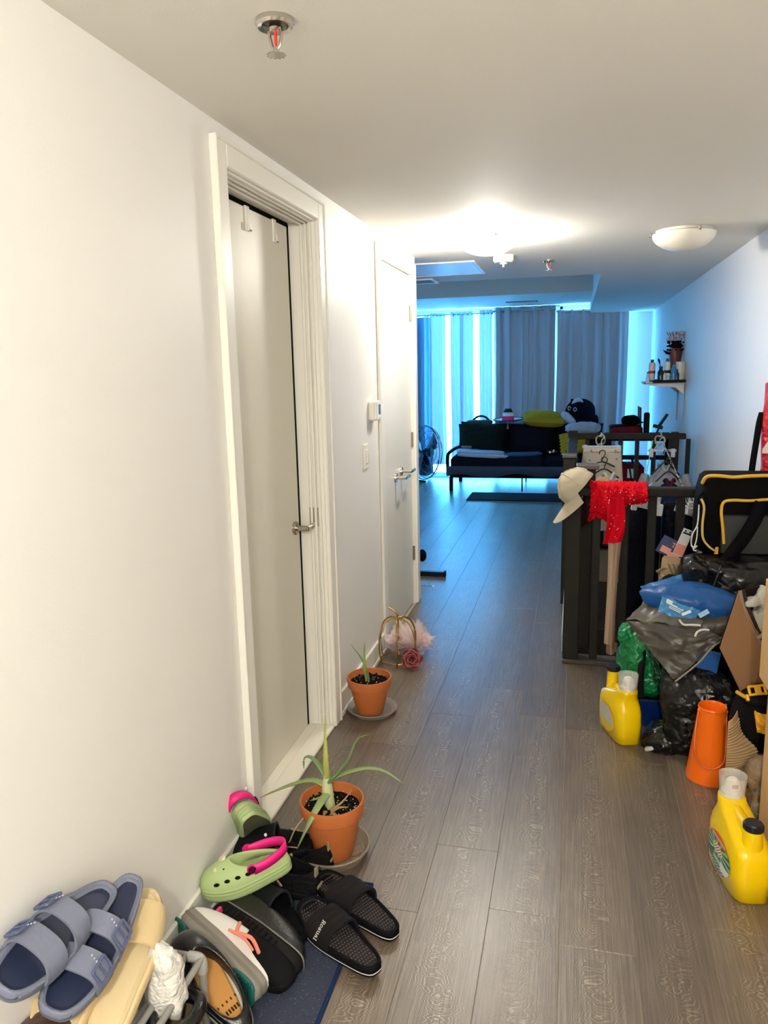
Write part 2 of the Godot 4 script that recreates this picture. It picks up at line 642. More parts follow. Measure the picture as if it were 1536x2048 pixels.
	ca.ab(V(LX, 0, -1.968), V(LX + .018, 2.0715, -2.036), .004).ab(V(LX, 0, -2.806), V(LX + .018, 2.0715, -2.872), .004).ab(V(LX, 2.006, -2.036), V(LX + .018, 2.0715, -2.806), .004)
	ca.ab(V(LX, 0, -1.963), V(LX + .023, 2.0765, -1.975), .003).ab(V(LX, 0, -2.865), V(LX + .023, 2.0765, -2.877), .003).ab(V(LX, 2.066, -1.97), V(LX + .023, 2.0765, -2.87), .003)
	part("casing", ca, trim, d)
	var ja := G.new()
	ja.ab(V(LX - .15, 0, -2.03), V(LX + .004, 2.022, -2.044), .002).ab(V(LX - .15, 0, -2.798), V(LX + .004, 2.022, -2.82), .002).ab(V(LX - .15, 2.0, -2.03), V(LX + .004, 2.022, -2.82), .002)
	part("jamb", ja, trim, d)
	var so := G.new()
	for i in 3:
		so.ab(V(LX - .055 + i * .018, 0, -2.79 + i * .003), V(LX - .045 + i * .018, 2.0, -2.8), .002)
		so.ab(V(LX - .055 + i * .018, 1.99 + i * .003, -2.04), V(LX - .045 + i * .018, 2.0, -2.8), .002)
	part("stop_bead", so, trim, d)
	var slab := M("ddd8ca", 0.5, 0, "grain", 1.0, 0.08).duplicate() as StandardMaterial3D
	slab.uv1_scale = V(5.0, 0.5, 5.0)
	var ds1 := part("door_slab", G.new().ab(V(LX - .135, .006, -2.046), V(LX - .098, 1.984, -2.776), .002), slab, d)
	part("gap_shade", G.new().ab(V(LX - .125, .01, -2.778), V(LX - .0995, 1.995, -2.7975)).ab(V(LX - .125, 1.986, -2.046), V(LX - .0995, 1.9995, -2.79)), M("0a0a0a", 0.9), d, "black strip painted as shade in the door gap")  # black strip stands in for the shade in the gap around the slab
	part("threshold", G.new().ab(V(LX - .1, 0, -2.04), V(LX - .01, .012, -2.8), .003).ab(V(LX - .06, 0, -2.04), V(LX + .012, .017, -2.8), .004), M("efe9da", 0.4), d)
	var hb := part("door_handle", G.new().lathe([Vector2(0, .012), Vector2(.024, .012), Vector2(.027, .009), Vector2(.027, 0)], 24, Transform3D(Basis(V(0, 0, 1), PI * -.5), V(LX - .098, .86, -2.722))).tube([V(LX - .09, .86, -2.722), V(LX - .045, .86, -2.722)], .011, 12).box(V(LX - .043, .86, -2.772), V(.016, .02, .115), .005), M("b9b3a6", 0.22, 1.0), ds1, "brushed metal lever")
	part("strike_plate", G.new().ab(V(LX - .06, .855, -2.793), V(LX - .01, .93, -2.799), .002), M("b9b3a6", 0.3, 1.0), d, "brushed metal latch plate")
	# ---- door_2: flush white closet door with two levers
	var d2 := Node3D.new()
	d2.name = "door_2"
	d2.set_meta("kind", "structure")
	d2.position = V(LX, 0, -4.15)
	tag(d2, "flush white closet door with two levers before hallway corner", "door")
	add_child(d2)
	off[d2] = d2.position
	var c2 := G.new()
	c2.ab(V(LX, 0, -3.69), V(LX + .016, 2.07, -3.765), .004).ab(V(LX, 2.008, -3.765), V(LX + .016, 2.07, -4.56), .004).ab(V(LX, 0, -4.555), V(LX + .016, 2.07, -4.625), .004)
	part("casing", c2, trim, d2)
	part("jamb", G.new().ab(V(LX - .09, 0, -3.762), V(LX + .003, 2.022, -3.775)).ab(V(LX - .09, 0, -4.545), V(LX + .003, 2.022, -4.56)).ab(V(LX - .09, 2.008, -3.762), V(LX + .003, 2.022, -4.56)), trim, d2)
	var ds2 := part("door_slab", G.new().ab(V(LX - .05, .012, -3.778), V(LX - .012, 2.004, -4.54), .002), M("e6e0d2", 0.3), d2)
	for h in [1.785, 1.04, .33]:
		part("hinge", G.new().ab(V(LX - .014, h - .045, -4.53), V(LX - .008, h + .045, -4.548), .001).tube([V(LX - .006, h - .045, -4.543), V(LX - .006, h + .045, -4.543)], .006, 8), M("a9a193", 0.3, 1.0), ds2)
	for s in [[-4.09, .868, 1.0], [-4.235, .885, 1.0]]:
		part("door_handle", G.new().lathe([Vector2(0, .01), Vector2(.024, .01), Vector2(.026, 0)], 20, Transform3D(Basis(V(0, 0, 1), PI * -.5), V(LX - .012, s[1], s[0]))).tube([V(LX - .01, s[1], s[0]), V(LX + .05, s[1], s[0])], .009, 10).box(V(LX + .05, s[1], s[0] - .045), V(.014, .018, .11), .005), M("c2bdb0", 0.2, 1.0), ds2)
	# ---- windows behind the curtains
	for wd in [[-2.95, -.3, [-1.95, -1.48, -1.0]], [-.2, .655, [.2]]]:
		var n := Node3D.new()
		n.name = "window_1" if wd[0] < -1 else "window_2"
		n.set_meta("kind", "structure")
		n.position = V(wd[0], 0, -10.4)
		add_child(n)
		off[n] = n.position
		var fr := G.new()
		fr.ab(V(wd[0], .015, -10.42), V(wd[0] + .04, 2.23, -10.35), .004).ab(V(wd[1] - .04, .015, -10.42), V(wd[1], 2.23, -10.35), .004).ab(V(wd[0], .015, -10.42), V(wd[1], .06, -10.35), .004).ab(V(wd[0], 2.19, -10.42), V(wd[1], 2.23, -10.35), .004)
		part("window_frame", fr, M("d9dde2", 0.4), n)
		for x in wd[2]:
			part("mullion", G.new().ab(V(x - .02, .06, -10.42), V(x + .02, 2.19, -10.355), .004), M("d9dde2", 0.4), n)
		var xs: Array = [wd[0] + .04] + wd[2] + [wd[1] - .04]
		for i in xs.size() - 1:
			part("pane", G.new().ab(V(xs[i], .06, -10.388), V(xs[i + 1], 2.19, -10.384)), clear("ffffff", 0.06, 0.0), n)

func fittings() -> void:
	var white := M("efeae0", 0.4)
	var chrome := M("cfccc4", 0.12, 1.0)
	# ceiling lamps: glass bowls held by three clips
	for s in [[V(-.443, CH, -4.05), true], [V(.52, CH, -4.27), false]]:
		var at: Vector3 = s[0]
		var on: bool = s[1]
		var o := thing("ceiling_lamp", "glowing frosted glass bowl lamp on ceiling beside the smoke detector" if on else "unlit white glass bowl lamp on ceiling near the right wall", "lamp", at, "", false)
		part("base", G.new().lathe([Vector2(0, 0), Vector2(.135, 0), Vector2(.135, -.012), Vector2(.12, -.022), Vector2(0, -.022)], 40), white, o)
		var gm := StandardMaterial3D.new()
		gm.albedo_color = Color("f4efe2")
		gm.roughness = 0.25
		gm.cull_mode = BaseMaterial3D.CULL_DISABLED
		if on:
			gm.emission_enabled = true
			gm.emission = LAMP
			gm.emission_energy_multiplier = 4.0
		var pr := []
		for i in 13:
			var t := i / 12.0
			pr.append(Vector2(.152 * cos(t * PI / 2) + .0005, -.018 - .082 * sin(t * PI / 2)))
		for i in range(12, -1, -1):
			var t := i / 12.0
			pr.append(Vector2(.147 * cos(t * PI / 2) + .0005, -.018 - .077 * sin(t * PI / 2)))
		part("glass_bowl", G.new().lathe(pr, 48), gm, o)
		for k in 3:
			var a := TAU * k / 3.0 + 1.2
			part("clip", G.new().box(V(.153 * cos(a), -.014, .153 * sin(a)), V(.014, .022, .014), .003).lathe([Vector2(0, .006), Vector2(.006, .004), Vector2(.006, -.004), Vector2(0, -.006)], 10, Transform3D(Basis(V(0, 0, 1), .0), V(.162 * cos(a), -.016, .162 * sin(a)))), chrome, o)
		if on:
			var l := OmniLight3D.new()
			l.name = "lamp_light"
			l.position = V(0, -.06, 0)
			l.light_color = LAMP
			l.light_energy = 1.12
			l.light_size = 0.07
			l.omni_range = 14.0
			l.omni_attenuation = 2.0
			l.shadow_enabled = true
			o.add_child(l)
	# the hall lamp over the entrance, behind the camera
	var o2 := thing("ceiling_lamp", "glowing glass bowl lamp over the entrance behind the viewer", "lamp", V(.1, CH, .75), "", false)
	part("base", G.new().lathe([Vector2(0, 0), Vector2(.135, 0), Vector2(.135, -.012), Vector2(0, -.022)], 32), white, o2)
	var g2 := StandardMaterial3D.new()
	g2.albedo_color = Color("f4efe2")
	g2.emission_enabled = true
	g2.emission = LAMP
	g2.emission_energy_multiplier = 3.0
	part("glass_bowl", G.new().lathe([Vector2(.15, -.018), Vector2(.14, -.05), Vector2(.1, -.08), Vector2(.05, -.096), Vector2(0, -.1)], 40), g2, o2)
	var l2 := OmniLight3D.new()
	l2.name = "lamp_light"
	l2.position = V(0, -.06, 0)
	l2.light_color = LAMP
	l2.light_energy = 3.6
	l2.light_size = 0.07
	l2.omni_range = 14.0
	l2.omni_attenuation = 2.0
	l2.shadow_enabled = true
	o2.add_child(l2)
	# smoke detector
	var sd := thing("smoke_detector", "small round white smoke detector on ceiling beside glowing lamp", "detector", V(-.43, CH, -4.8), "", false)
	part("body", G.new().lathe([Vector2(0, 0), Vector2(.062, 0), Vector2(.062, -.03), Vector2(.052, -.04), Vector2(.02, -.042), Vector2(.02, -.05), Vector2(0, -.05)], 32), white, sd)
	part("sensor_tip", G.new().lathe([Vector2(0, -.05), Vector2(.012, -.05), Vector2(.01, -.066), Vector2(0, -.066)], 14), chrome, sd)
	# fire sprinklers
	for s in [[V(-.575, CH, -1.515), "chrome fire sprinkler with red glass bulb on near ceiling"], [V(-.172, CH, -5.1), "small chrome fire sprinkler on ceiling beyond the smoke detector"]]:
		var sp := thing("fire_sprinkler", s[1], "sprinkler", s[0], "", false)
		var steel := M("c9c5bc", 0.18, 1.0)
		part("escutcheon", G.new().lathe([Vector2(.038, -.001), Vector2(.038, -.008), Vector2(.034, -.013), Vector2(.026, -.01), Vector2(.025, 0)], 36), steel, sp)
		part("recess_cup", G.new().lathe([Vector2(.025, -.001), Vector2(.022, -.002), Vector2(0, -.002)], 24), M("6b665c", 0.3, 1.0), sp)
		var fr := G.new()
		fr.lathe([Vector2(0, -.002), Vector2(.012, -.002), Vector2(.012, -.014), Vector2(.008, -.018), Vector2(0, -.018)], 16)
		for q in [-1, 1]:
			fr.tube([V(q * .011, -.012, 0), V(q * .012, -.03, 0), V(q * .008, -.046, 0), V(q * .003, -.052, 0)], .0032, 8)
		fr.lathe([Vector2(0, -.048), Vector2(.006, -.048), Vector2(.006, -.058), Vector2(0, -.06)], 12)
		part("frame_arm", fr, steel, sp)
		part("glass_bulb", G.new().tube([V(0, -.014, 0), V(0, -.022, 0), V(0, -.04, 0), V(0, -.048, 0)], [.002, .0032, .0032, .002], 8), M("d0362a", 0.1), sp)
		var df := G.new()
		df.lathe([Vector2(0, -.058), Vector2(.016, -.06), Vector2(.016, -.062), Vector2(0, -.06)], 24)
		for k in 12:
			var a := TAU * k / 12
			df.box(V(.0175 * cos(a), -.0615, .0175 * sin(a)), V(.004, .0015, .003), 0, Transform3D.IDENTITY)
		part("deflector", df, steel, sp)
	# ceiling hatch and air grille
	var ha := thing("access_panel", "flat white access panel in ceiling past the left corner", "panel", V(-.9, CH, -5.24), "", false)
	part("panel_frame", G.new().ab(V(-.3, -.008, -.32), V(.28, 0, -.3), .002).ab(V(-.3, -.008, .3), V(.28, 0, .32), .002).ab(V(.26, -.008, -.3), V(.28, 0, .3), .002).ab(V(-.3, -.008, -.3), V(-.28, 0, .3), .002), white, ha)
	part("panel_board", G.new().ab(V(-.277, -.005, -.297), V(.257, -.001, .297)), white, ha)
	var ag := thing("air_grille", "dark slatted air grille with white frame set in ceiling", "vent", V(-1.15, CH, -5.86), "", false)
	part("grille_frame", G.new().ab(V(-.4, -.01, -.13), V(.12, 0, -.11), .002).ab(V(-.4, -.01, .11), V(.12, 0, .13), .002).ab(V(.1, -.01, -.11), V(.12, 0, .11), .002).ab(V(-.4, -.01, -.11), V(-.38, 0, .11), .002), white, ag)
	part("backing", G.new().ab(V(-.38, -.002, -.11), V(.1, 0, .11)), M("2b2a2a", 0.8), ag)
	for k in 9:
		part("slat", G.new().box(V(-.14, -.006, -.1 + k * .025), V(.478, .003, .014), .001, Transform3D.IDENTITY), M("6b6a68", 0.5), ag)
	var di := thing("air_diffuser", "slim black slot diffuser in the bulkhead above the curtains", "vent", V(-.6, 2.24, -9.5), "", false)
	part("slot_frame", G.new().ab(V(-.22, -.006, -.05), V(.16, 0, .05), .002), M("3b4148", 0.5), di)
	part("blade", G.new().ab(V(-.2, -.012, -.02), V(.0, -.004, .02), .002).ab(V(.02, -.012, -.02), V(.14, -.004, .02), .002), M("d7dade", 0.4), di)
	# thermostat, switch, over-door hooks, door stop
	var th := thing("thermostat", "white box thermostat with grey screen beside closet door", "thermostat", V(LX, 1.27, -3.545))
	part("housing", G.new().ab(V(LX, 1.222, -3.6), V(LX + .034, 1.316, -3.5), .007), white, th)
	part("face_plate", G.new().ab(V(LX + .034, 1.225, -3.597), V(LX + .038, 1.313, -3.53), .002), M("f6f2ea", 0.3), th)
	part("screen", G.new().ab(V(LX + .038, 1.25, -3.588), V(LX + .0395, 1.297, -3.555)), M("50544c", 0.15), th)
	part("knob", G.new().lathe([Vector2(0, .003), Vector2(.003, .003), Vector2(.003, 0)], 10, Transform3D(Basis(V(0, 0, 1), -PI / 2), V(LX + .038, 1.235, -3.572))), M("b5b0a5", 0.4), th)
	var ls := thing("light_switch", "white rocker light switch below thermostat on left wall", "switch", V(LX, 1.06, -3.425))
	part("cover_plate", G.new().ab(V(LX, 1.003, -3.463), V(LX + .008, 1.12, -3.388), .003), white, ls)
	part("rocker", G.new().ab(V(LX + .008, 1.03, -3.441), V(LX + .0125, 1.094, -3.41), .002), M("f6f2ea", 0.3), ls)
	part("dimmer_slide", G.new().ab(V(LX + .008, 1.03, -3.453), V(LX + .013, 1.075, -3.447), .001), M("d8d2c4", 0.3), ls)
	for s in [[-2.415, "left one of two clear hooks over the near door top"], [-2.648, "right one of two clear hooks over the near door top"]]:
		var z: float = s[0]
		var hk := thing("door_hook", s[1], "hook", V(LX - .097, 1.96, z), "hooks over the door")
		part("hook_plate", G.new().ab(V(LX - .098, 1.91, z - .015), V(LX - .093, 1.986, z + .015), .0015), M("f3efe6", 0.2), hk)
		part("hook_bend", G.new().ab(V(LX - .12, 1.984, z - .015), V(LX - .093, 1.988, z + .015), .0015), M("f3efe6", 0.2), hk)
		part("hook_tip", G.new().ab(V(LX - .093, 1.91, z - .01), V(LX - .084, 1.914, z + .01), .001).ab(V(LX - .087, 1.91, z - .01), V(LX - .084, 1.935, z + .01), .001), M("f3efe6", 0.2), hk)
	var ds := thing("door_stop", "thin chrome spring door stop on baseboard at corner", "door stop", V(LX + .012, .085, -4.66), "")
	var sp2 := []
	for i in 70:
		var t := i / 69.0
		sp2.append(V(LX + .012 + t * .075, .085 + .004 * sin(t * 90), -4.655 + .004 * cos(t * 90)))
	part("spring", G.new().tube(sp2, .0014, 5), chrome, ds)
	part("rubber_tip", G.new().lathe([Vector2(0, 0), Vector2(.006, 0), Vector2(.006, .012), Vector2(0, .014)], 12, Transform3D(Basis(V(0, 0, 1), -PI / 2), V(LX + .087, .085, -4.655))), white, ds)

func drape(called: String, label: String, x0: float, x1: float, yt: float, yb: float, z: float, folds: float, amp: float, m: Material, sd: int, group := "") -> MeshInstance3D:
	var n := FastNoiseLite.new()
	n.seed = sd; n.frequency = 1.3
	var f := func(u: float, v: float) -> Vector3:
		var x := lerpf(x0, x1, u)
		var k := amp * (0.75 + 0.35 * v)
		var w := u * folds * TAU + 0.9 * n.get_noise_2d(u * 4.0, 3.0) * 3.0 + 0.5 * n.get_noise_2d(u * 3, v * 2.0)
		x += 0.012 * sin(v * 5.0 + sd) * v
		return V(x, lerpf(yt, yb, v), z + k * sin(w) + 0.3 * k * sin(w * 2.3 + 1.0))
	return single(called, label, "curtain", G.new().sheet(f, int(max(24, folds * 14)), 14), m, V((x0 + x1) / 2, yb, z), group)

func rod(label: String, x0: float, x1: float, y: float, z: float, rings: Array) -> void:
	var m := M("aeb6bf", 0.25, 0.9)
	var o := thing("curtain_rod", label, "curtain rod", V((x0 + x1) / 2, y, z), "")
	part("pole", G.new().tube([V(x0, y, z), V(x1, y, z)], .009, 10), m, o)
	for s in [[x0, -1], [x1, 1]]:
		part("finial", G.new().lathe([Vector2(0, .03), Vector2(.014, .026), Vector2(.019, .014), Vector2(.014, .002), Vector2(.009, 0), Vector2(0, 0)], 14, Transform3D(Basis(V(0, 0, 1), -PI / 2 * s[1]), V(s[0], y, z))), m, o)
		part("bracket", G.new().tube([V(s[0] - s[1] * .05, y, z), V(s[0] - s[1] * .05, y - .005, z - .06), V(s[0] - s[1] * .05, y, z - .16)], .006, 8), m, o)
	for x in rings:
		var pts := []
		for k in 16:
			pts.append(V(x, y + .022 * cos(TAU * k / 16), z + .022 * sin(TAU * k / 16)))
		part("grommet", G.new().tube(pts, .005, 6, false, true), m, o)

func living_room() -> void:
	var sheer := StandardMaterial3D.new()
	sheer.albedo_color = Color(0.85, 0.92, 0.97, 0.965)
	sheer.transparency = BaseMaterial3D.TRANSPARENCY_ALPHA
	sheer.backlight_enabled = true
	sheer.backlight = Color(0.09, 0.095, 0.1)
	sheer.roughness = 0.9
	sheer.cull_mode = BaseMaterial3D.CULL_DISABLED
	var lined := M("aeb1b8", 0.9, 0, "cloth", 3.0, 0.4).duplicate() as StandardMaterial3D
	lined.backlight_enabled = true
	lined.backlight = Color(0.05, 0.055, 0.055)
	var blue := M("6f95b8", 0.9, 0, "cloth", 3.0, 0.4).duplicate() as StandardMaterial3D
	blue.backlight_enabled = true
	blue.backlight = Color(0.03, 0.05, 0.06)
	drape("blackout_curtain", "blue shaded blackout curtain panel behind the black fan", -2.55, -1.86, 2.15, .06, -10.2, 5, .03, blue, 2)
	drape("sheer_curtain", "leftmost sheer curtain panel glowing beside the black fan", -1.86, -1.66, 2.19, .2, -10.12, 4, .022, sheer, 3)
	drape("sheer_curtain", "middle sheer curtain panel between the two bright slits", -1.585, -1.29, 2.2, .2, -10.12, 5, .024, sheer, 4)
	drape("sheer_curtain", "narrow sheer curtain panel next to the grey curtain", -1.215, -1.04, 2.21, .2, -10.12, 4, .02, sheer, 5)
	drape("lined_curtain", "grey lined curtain hung on grommets behind the sombrero", -1.03, -.25, 2.235, .1, -10.14, 5, .032, lined, 6)
	drape("lined_curtain", "widest grey lined curtain behind the black plush toy", -.226, .64, 2.17, .1, -10.14, 6, .03, lined, 7)
	rod("curtain rod holding the sheer curtains over the glass door", -2.6, -1.06, 2.165, -10.12, [-1.93, -1.88, -1.7, -1.55, -1.35, -1.15])
	rod("silver curtain rod with grommets above the grey curtain", -1.02, -.27, 2.185, -10.14, [-.97, -.9, -.8, -.72, -.6, -.5, -.4, -.32])
	rod("silver curtain rod above the widest grey curtain", -.215, .66, 2.15, -10.14, [-.17, -.06, .05, .16, .28, .4, .52, .6])
	# ---- sofa
	var navy := M("131a28", 0.85, 0, "cloth", 8.0, 0.6)
	var black := M("0d0f14", 0.5)
	var so := thing("sofa", "dark navy sofa on thin legs in front of the curtains", "sofa", V(-.58, 0, -9.5))
	part("frame", G.new().ab(V(-1.45, .165, -9.95), V(.32, .26, -9.1), .012).ab(V(-1.43, .26, -9.98), V(.32, .76, -9.84), .05), M("0b0d12", 0.8), so)
	for x in [-1.435, -.58, .28]:
		for z in [-9.13, -9.93]:
			var r := .022 if x != -.58 else .008
			part("leg", G.new().ab(V(x - r, 0, z - r), V(x + r, .17, z + r), .003), black, so)
	part("seat_cushion", G.new().ab(V(-1.44, .25, -9.84), V(-.32, .425, -9.08), .04), navy, so)
	part("seat_cushion", G.new().ab(V(-.315, .25, -9.84), V(.32, .425, -9.08), .04), navy, so)
	for s in [[-1.12, .62], [-.5, .6], [.08, .56]]:
		part("back_cushion", G.new().pillow(Transform3D(Basis(V(1, 0, 0), -.16), V(s[0], .585, -9.7)), s[1], .38, .24, 14, .42), navy, so)
	part("armrest", G.new().tube(curve([V(-1.47, .2, -9.1), V(-1.475, .42, -9.12), V(-1.45, .475, -9.2), V(-1.44, .48, -9.5), V(-1.43, .47, -9.82)]), .022, 10), black, so)
	var tf := func(u: float, v: float) -> Vector3:
		return V(lerpf(-1.48, .33, u), lerpf(.31, .185 + .02 * sin(u * 17.0) + .03 * u, v), -9.07 + .02 * sin(v * 3.0) - .012 * sin(u * 30.0) * v)
	single("throw_cover", "blue grey throw cover along the sofa's front edge", "throw", G.new().sheet(tf, 60, 6, .008), M("39465c", 0.9, 0, "cloth", 6.0), V(-.58, .2, -9.07))
	var ow := func(u: float, v: float) -> Vector3:
		var y := .775 if v < .4 else lerpf(.775, .69 + .02 * sin(u * 7), (v - .4) / .6)
		return V(lerpf(-.93, -.5, u), y, -9.84 + v * .12)
	single("back_cover", "pale cloth over sofa back under the sombrero", "cloth", G.new().sheet(ow, 16, 10, .006), M("b9bec6", 0.9, 0, "cloth", 6.0), V(-.72, .7, -9.8))
	# ---- cushions
	var kn := M("142521", 0.95, 0, "leather", 5.0, 2.0)
	single("knit_pillow", "large dark green knit pillow at the sofa's left end", "pillow", G.new().pillow(Transform3D(Basis(V(0, 0, 1), -.05) * Basis(V(1, 0, 0), -.25), V(-1.1, .6, -9.5)), .56, .42, .2, 16, .45, .03, 3), kn, V(-1.1, .42, -9.5))
	for s in [[Transform3D(Basis(V(0, 1, 0), .12) * Basis(V(0, 0, 1), -.06) * Basis(V(1, 0, 0), -1.42), V(-.36, .83, -9.66)), "mustard waffle pillow lying on top of the sofa back", .52, V(-.36, .75, -9.62)], [Transform3D(Basis(V(0, 1, 0), -.25) * Basis(V(0, 0, 1), .2) * Basis(V(1, 0, 0), -.3), V(.02, .56, -9.36)), "mustard waffle pillow on sofa seat behind the railing", .36, V(.02, .42, -9.36)]]:
		var xf: Transform3D = s[0]
		var pw := thing("waffle_pillow", s[1], "pillow", s[3], "mustard pillows on the sofa")
		part("cover", G.new().pillow(xf, s[2], s[2] * .78, .17, 16, .45), M("a8921a", 0.95, 0, "cloth", 9.0, 1.5), pw)
		var wg := G.new()
		for j in 13:
			for i in 17:
				var a := (i - 8) / 9.0
				var b := (j - 6) / 7.0
				var t := pow(maxf(0, (1 - pow(absf(a), 3.0)) * (1 - pow(absf(b), 3.0))), .45)
				var c: Vector3 = xf * V(a * s[2] / 2 * (1 - .05 * (1 - b * b)) + (.007 if j % 2 else -.007), b * s[2] * .39, .085 * t + .004)
				wg.box(Vector3.ZERO, V(.016, .02, .01), .004, Transform3D(xf.basis, c))
		part("waffle_knots", wg, M("c0a51c", 0.95), pw).set_meta("kind", "stuff")
	# ---- sombrero
	var sb := thing("sombrero", "small sombrero with pink and white banded crown on sofa back", "hat", V(-.8, .8, -9.72))
	part("brim", G.new().lathe([Vector2(0, .0), Vector2(.06, .0), Vector2(.12, .004), Vector2(.17, .014), Vector2(.19, .026), Vector2(.185, .03), Vector2(.165, .02), Vector2(.12, .01), Vector2(.06, .008)], 36, Transform3D(Basis(V(1, 0, 0), .05) * Basis(V(0, 0, 1), .03), V(-.8, .8, -9.72))), M("cfd2d8", 0.9), sb)
	part("brim_edge", G.new().lathe([Vector2(.186, .022), Vector2(.194, .026), Vector2(.188, .034), Vector2(.18, .029), Vector2(.186, .022)], 36, Transform3D(Basis(V(1, 0, 0), .05) * Basis(V(0, 0, 1), .03), V(-.8, .8, -9.72))), M("20242c", 0.9), sb)
	var bands := [["e8306f", .078, .07, .0, .065], ["dfe5ea", .07, .06, .065, .11], ["27343a", .06, .036, .11, .155]]
	for bd in bands:
		part("crown_band", G.new().lathe([Vector2(bd[1], bd[3]), Vector2(bd[2], bd[4]), Vector2(0, bd[4] + .003)], 24, Transform3D(Basis.IDENTITY, V(-.8, .805, -9.72))), M(bd[0], 0.9), sb)
	for k in 6:
		var a := (k - 2.5) * .19
		lettering("lettering", "MEXICO"[k], .045, M("14181e", 0.8), sb, Transform3D(Basis(V(0, 1, 0), a) * Basis(V(1, 0, 0), -.35), V(-.8 + .176 * sin(a), .803 + .006 * absf(sin(a)), -9.72 + .176 * cos(a))))
	# ---- plush toy: black round animal head with white muzzle and crown stripe
	var pt := thing("plush_toy", "big round black and white plush toy on sofa's back corner", "plush toy", V(.07, .78, -9.68))
	var px := Transform3D(Basis(V(0, 1, 0), -.45), V(.08, .91, -9.68))
	var hd := part("head", G.new().lump(px, V(.18, .165, .17), .95, .02, 3.0, 4, 36, 22), M("0e131c", 0.95, 0, "cloth", 6.0), pt)
	part("muzzle", G.new().lump(Transform3D(Basis(V(0, 0, 1), -.7), V(-.06, .845, -9.58)), V(.11, .055, .075), .9, .01), M("b8c6da", 0.95, 0, "cloth", 6.0), hd)
	var wb := []
	for i in 12:
		var t := i / 11.0
		wb.append(px * (V(-.07 + .15 * t, .08 + .075 * sin(t * 2.6), .115 - .02 * t)))
	part("crown_stripe", G.new().tube(wb, [.008, .012, .018, .024, .028, .03, .03, .028, .024, .02, .014, .006], 10), M("b8c6da", 0.95), hd)
	part("ear", G.new().lump(Transform3D(Basis(V(0, 0, 1), -.6), V(.13, 1.045, -9.62)), V(.02, .022, .016)), M("0b0f16", 0.95), hd)
	part("ear", G.new().lump(Transform3D(Basis(V(0, 0, 1), .5), V(-.02, 1.055, -9.68)), V(.02, .02, .016)), M("0b0f16", 0.95), hd)
	for s in [V(-.07, .055, .155), V(.01, .045, .168)]:
		var ec: Vector3 = px * s
		part("eye", G.new().lump(Transform3D(Basis.IDENTITY, ec), V(.014, .018, .01)), M("2a3038", 0.1), hd)
		var er := []
		for k in 14:
			er.append(ec + V(.017 * cos(TAU * k / 14), .022 * sin(TAU * k / 14), .006))
		part("eye_ring", G.new().tube(er, .005, 6, false, true), M("b8c6da", 0.9), hd)
	part("body", G.new().lump(Transform3D(Basis.IDENTITY, V(.2, .8, -9.7)), V(.1, .1, .11), .9, .02), M("0c1018", 0.95), pt)
	# ---- things on the sofa
	single("folded_blanket", "pale folded blanket on the sofa's left seat", "blanket", G.new().lump(Transform3D(Basis(V(0, 0, 1), -.05), V(-1.08, .452, -9.24)), V(.28, .03, .13), .35, .05, 7.0, 3).lump(Transform3D(Basis(V(0, 0, 1), -.04), V(-1.06, .43, -9.22)), V(.29, .02, .14), .35, .05, 7.0, 8), M("aab4c4", 0.9, 0, "soft", 3.0), V(-1.08, .42, -9.24))
	single("blue_cloth", "flat blue cloth spread on the sofa seat's middle", "cloth", G.new().lump(Transform3D(Basis(V(0, 0, 1), .05), V(-.6, .438, -9.25)), V(.25, .02, .12), .5, .05, 6.0, 5), M("1f4f72", 0.9, 0, "soft", 3.0), V(-.6, .42, -9.25))
	var bx := thing("small_box", "small tan box lying at the sofa's left end", "box", V(-1.28, .48, -9.35))
	part("carton", G.new().ab(V(-1.34, .482, -9.4), V(-1.22, .515, -9.33), .004), M("7d6a5c", 0.8), bx)
	part("lid", G.new().ab(V(-1.342, .515, -9.402), V(-1.218, .524, -9.328), .003), M("8b7766", 0.8), bx)
	single("magazine", "thin magazine under the small tan box", "magazine", G.new().box(V(-1.26, .4835, -9.32), V(.26, .006, .2), .002), M("8fa6c2", 0.4), V(-1.26, .48, -9.32))
	var gp := thing("game_controller", "small black gadget with two glints on the sofa seat", "gadget", V(-.24, .43, -9.25))
	part("shell", G.new().lump(Transform3D(Basis.IDENTITY, V(-.24, .465, -9.25)), V(.06, .035, .04), .8, .01), M("0a0c10", 0.2), gp)
	for s in [-.025, .02]:
		part("lens", G.new().lathe([Vector2(0, .006), Vector2(.012, .004), Vector2(.013, 0)], 14, Transform3D(Basis(V(1, 0, 0), PI / 2), V(-.24 + s, .475 + s * .4, -9.212))), M("aebccb", 0.1, .6), gp)
	var hb := thing("handbag", "black handbag lying behind the green knit pillow", "bag", V(-1.15, .76, -9.78))
	part("bag_body", G.new().lump(Transform3D(Basis.IDENTITY, V(-1.16, .79, -9.76)), V(.17, .035, .06), .7, .02), M("0b0d12", 0.4), hb)
	part("bag_handle", G.new().tube(curve([V(-1.25, .81, -9.75), V(-1.2, .855, -9.75), V(-1.14, .87, -9.75), V(-1.08, .85, -9.75), V(-1.04, .81, -9.75)]), .014, 8), M("0b0d12", 0.4), hb)
	single("floor_mat", "thin dark floor mat in front of the sofa", "mat", G.new().box(V(-.48, .004, -8.72), V(1.36, .008, .54), .002), M("0f1218", 0.9, 0, "cloth", 8.0), V(-.48, 0, -8.72))
	# ---- pedestal fan seen obliquely past the corner
	var fn := thing("pedestal_fan", "round black wire caged fan standing left of the sofa", "fan", V(-1.92, 0, -9.85))
	var bm := M("0a0d13", 0.25, .5)
	var fx := Transform3D(B(V(.93, .05, .42)), V(-1.9, .39, -9.85))
	var cage := G.new()
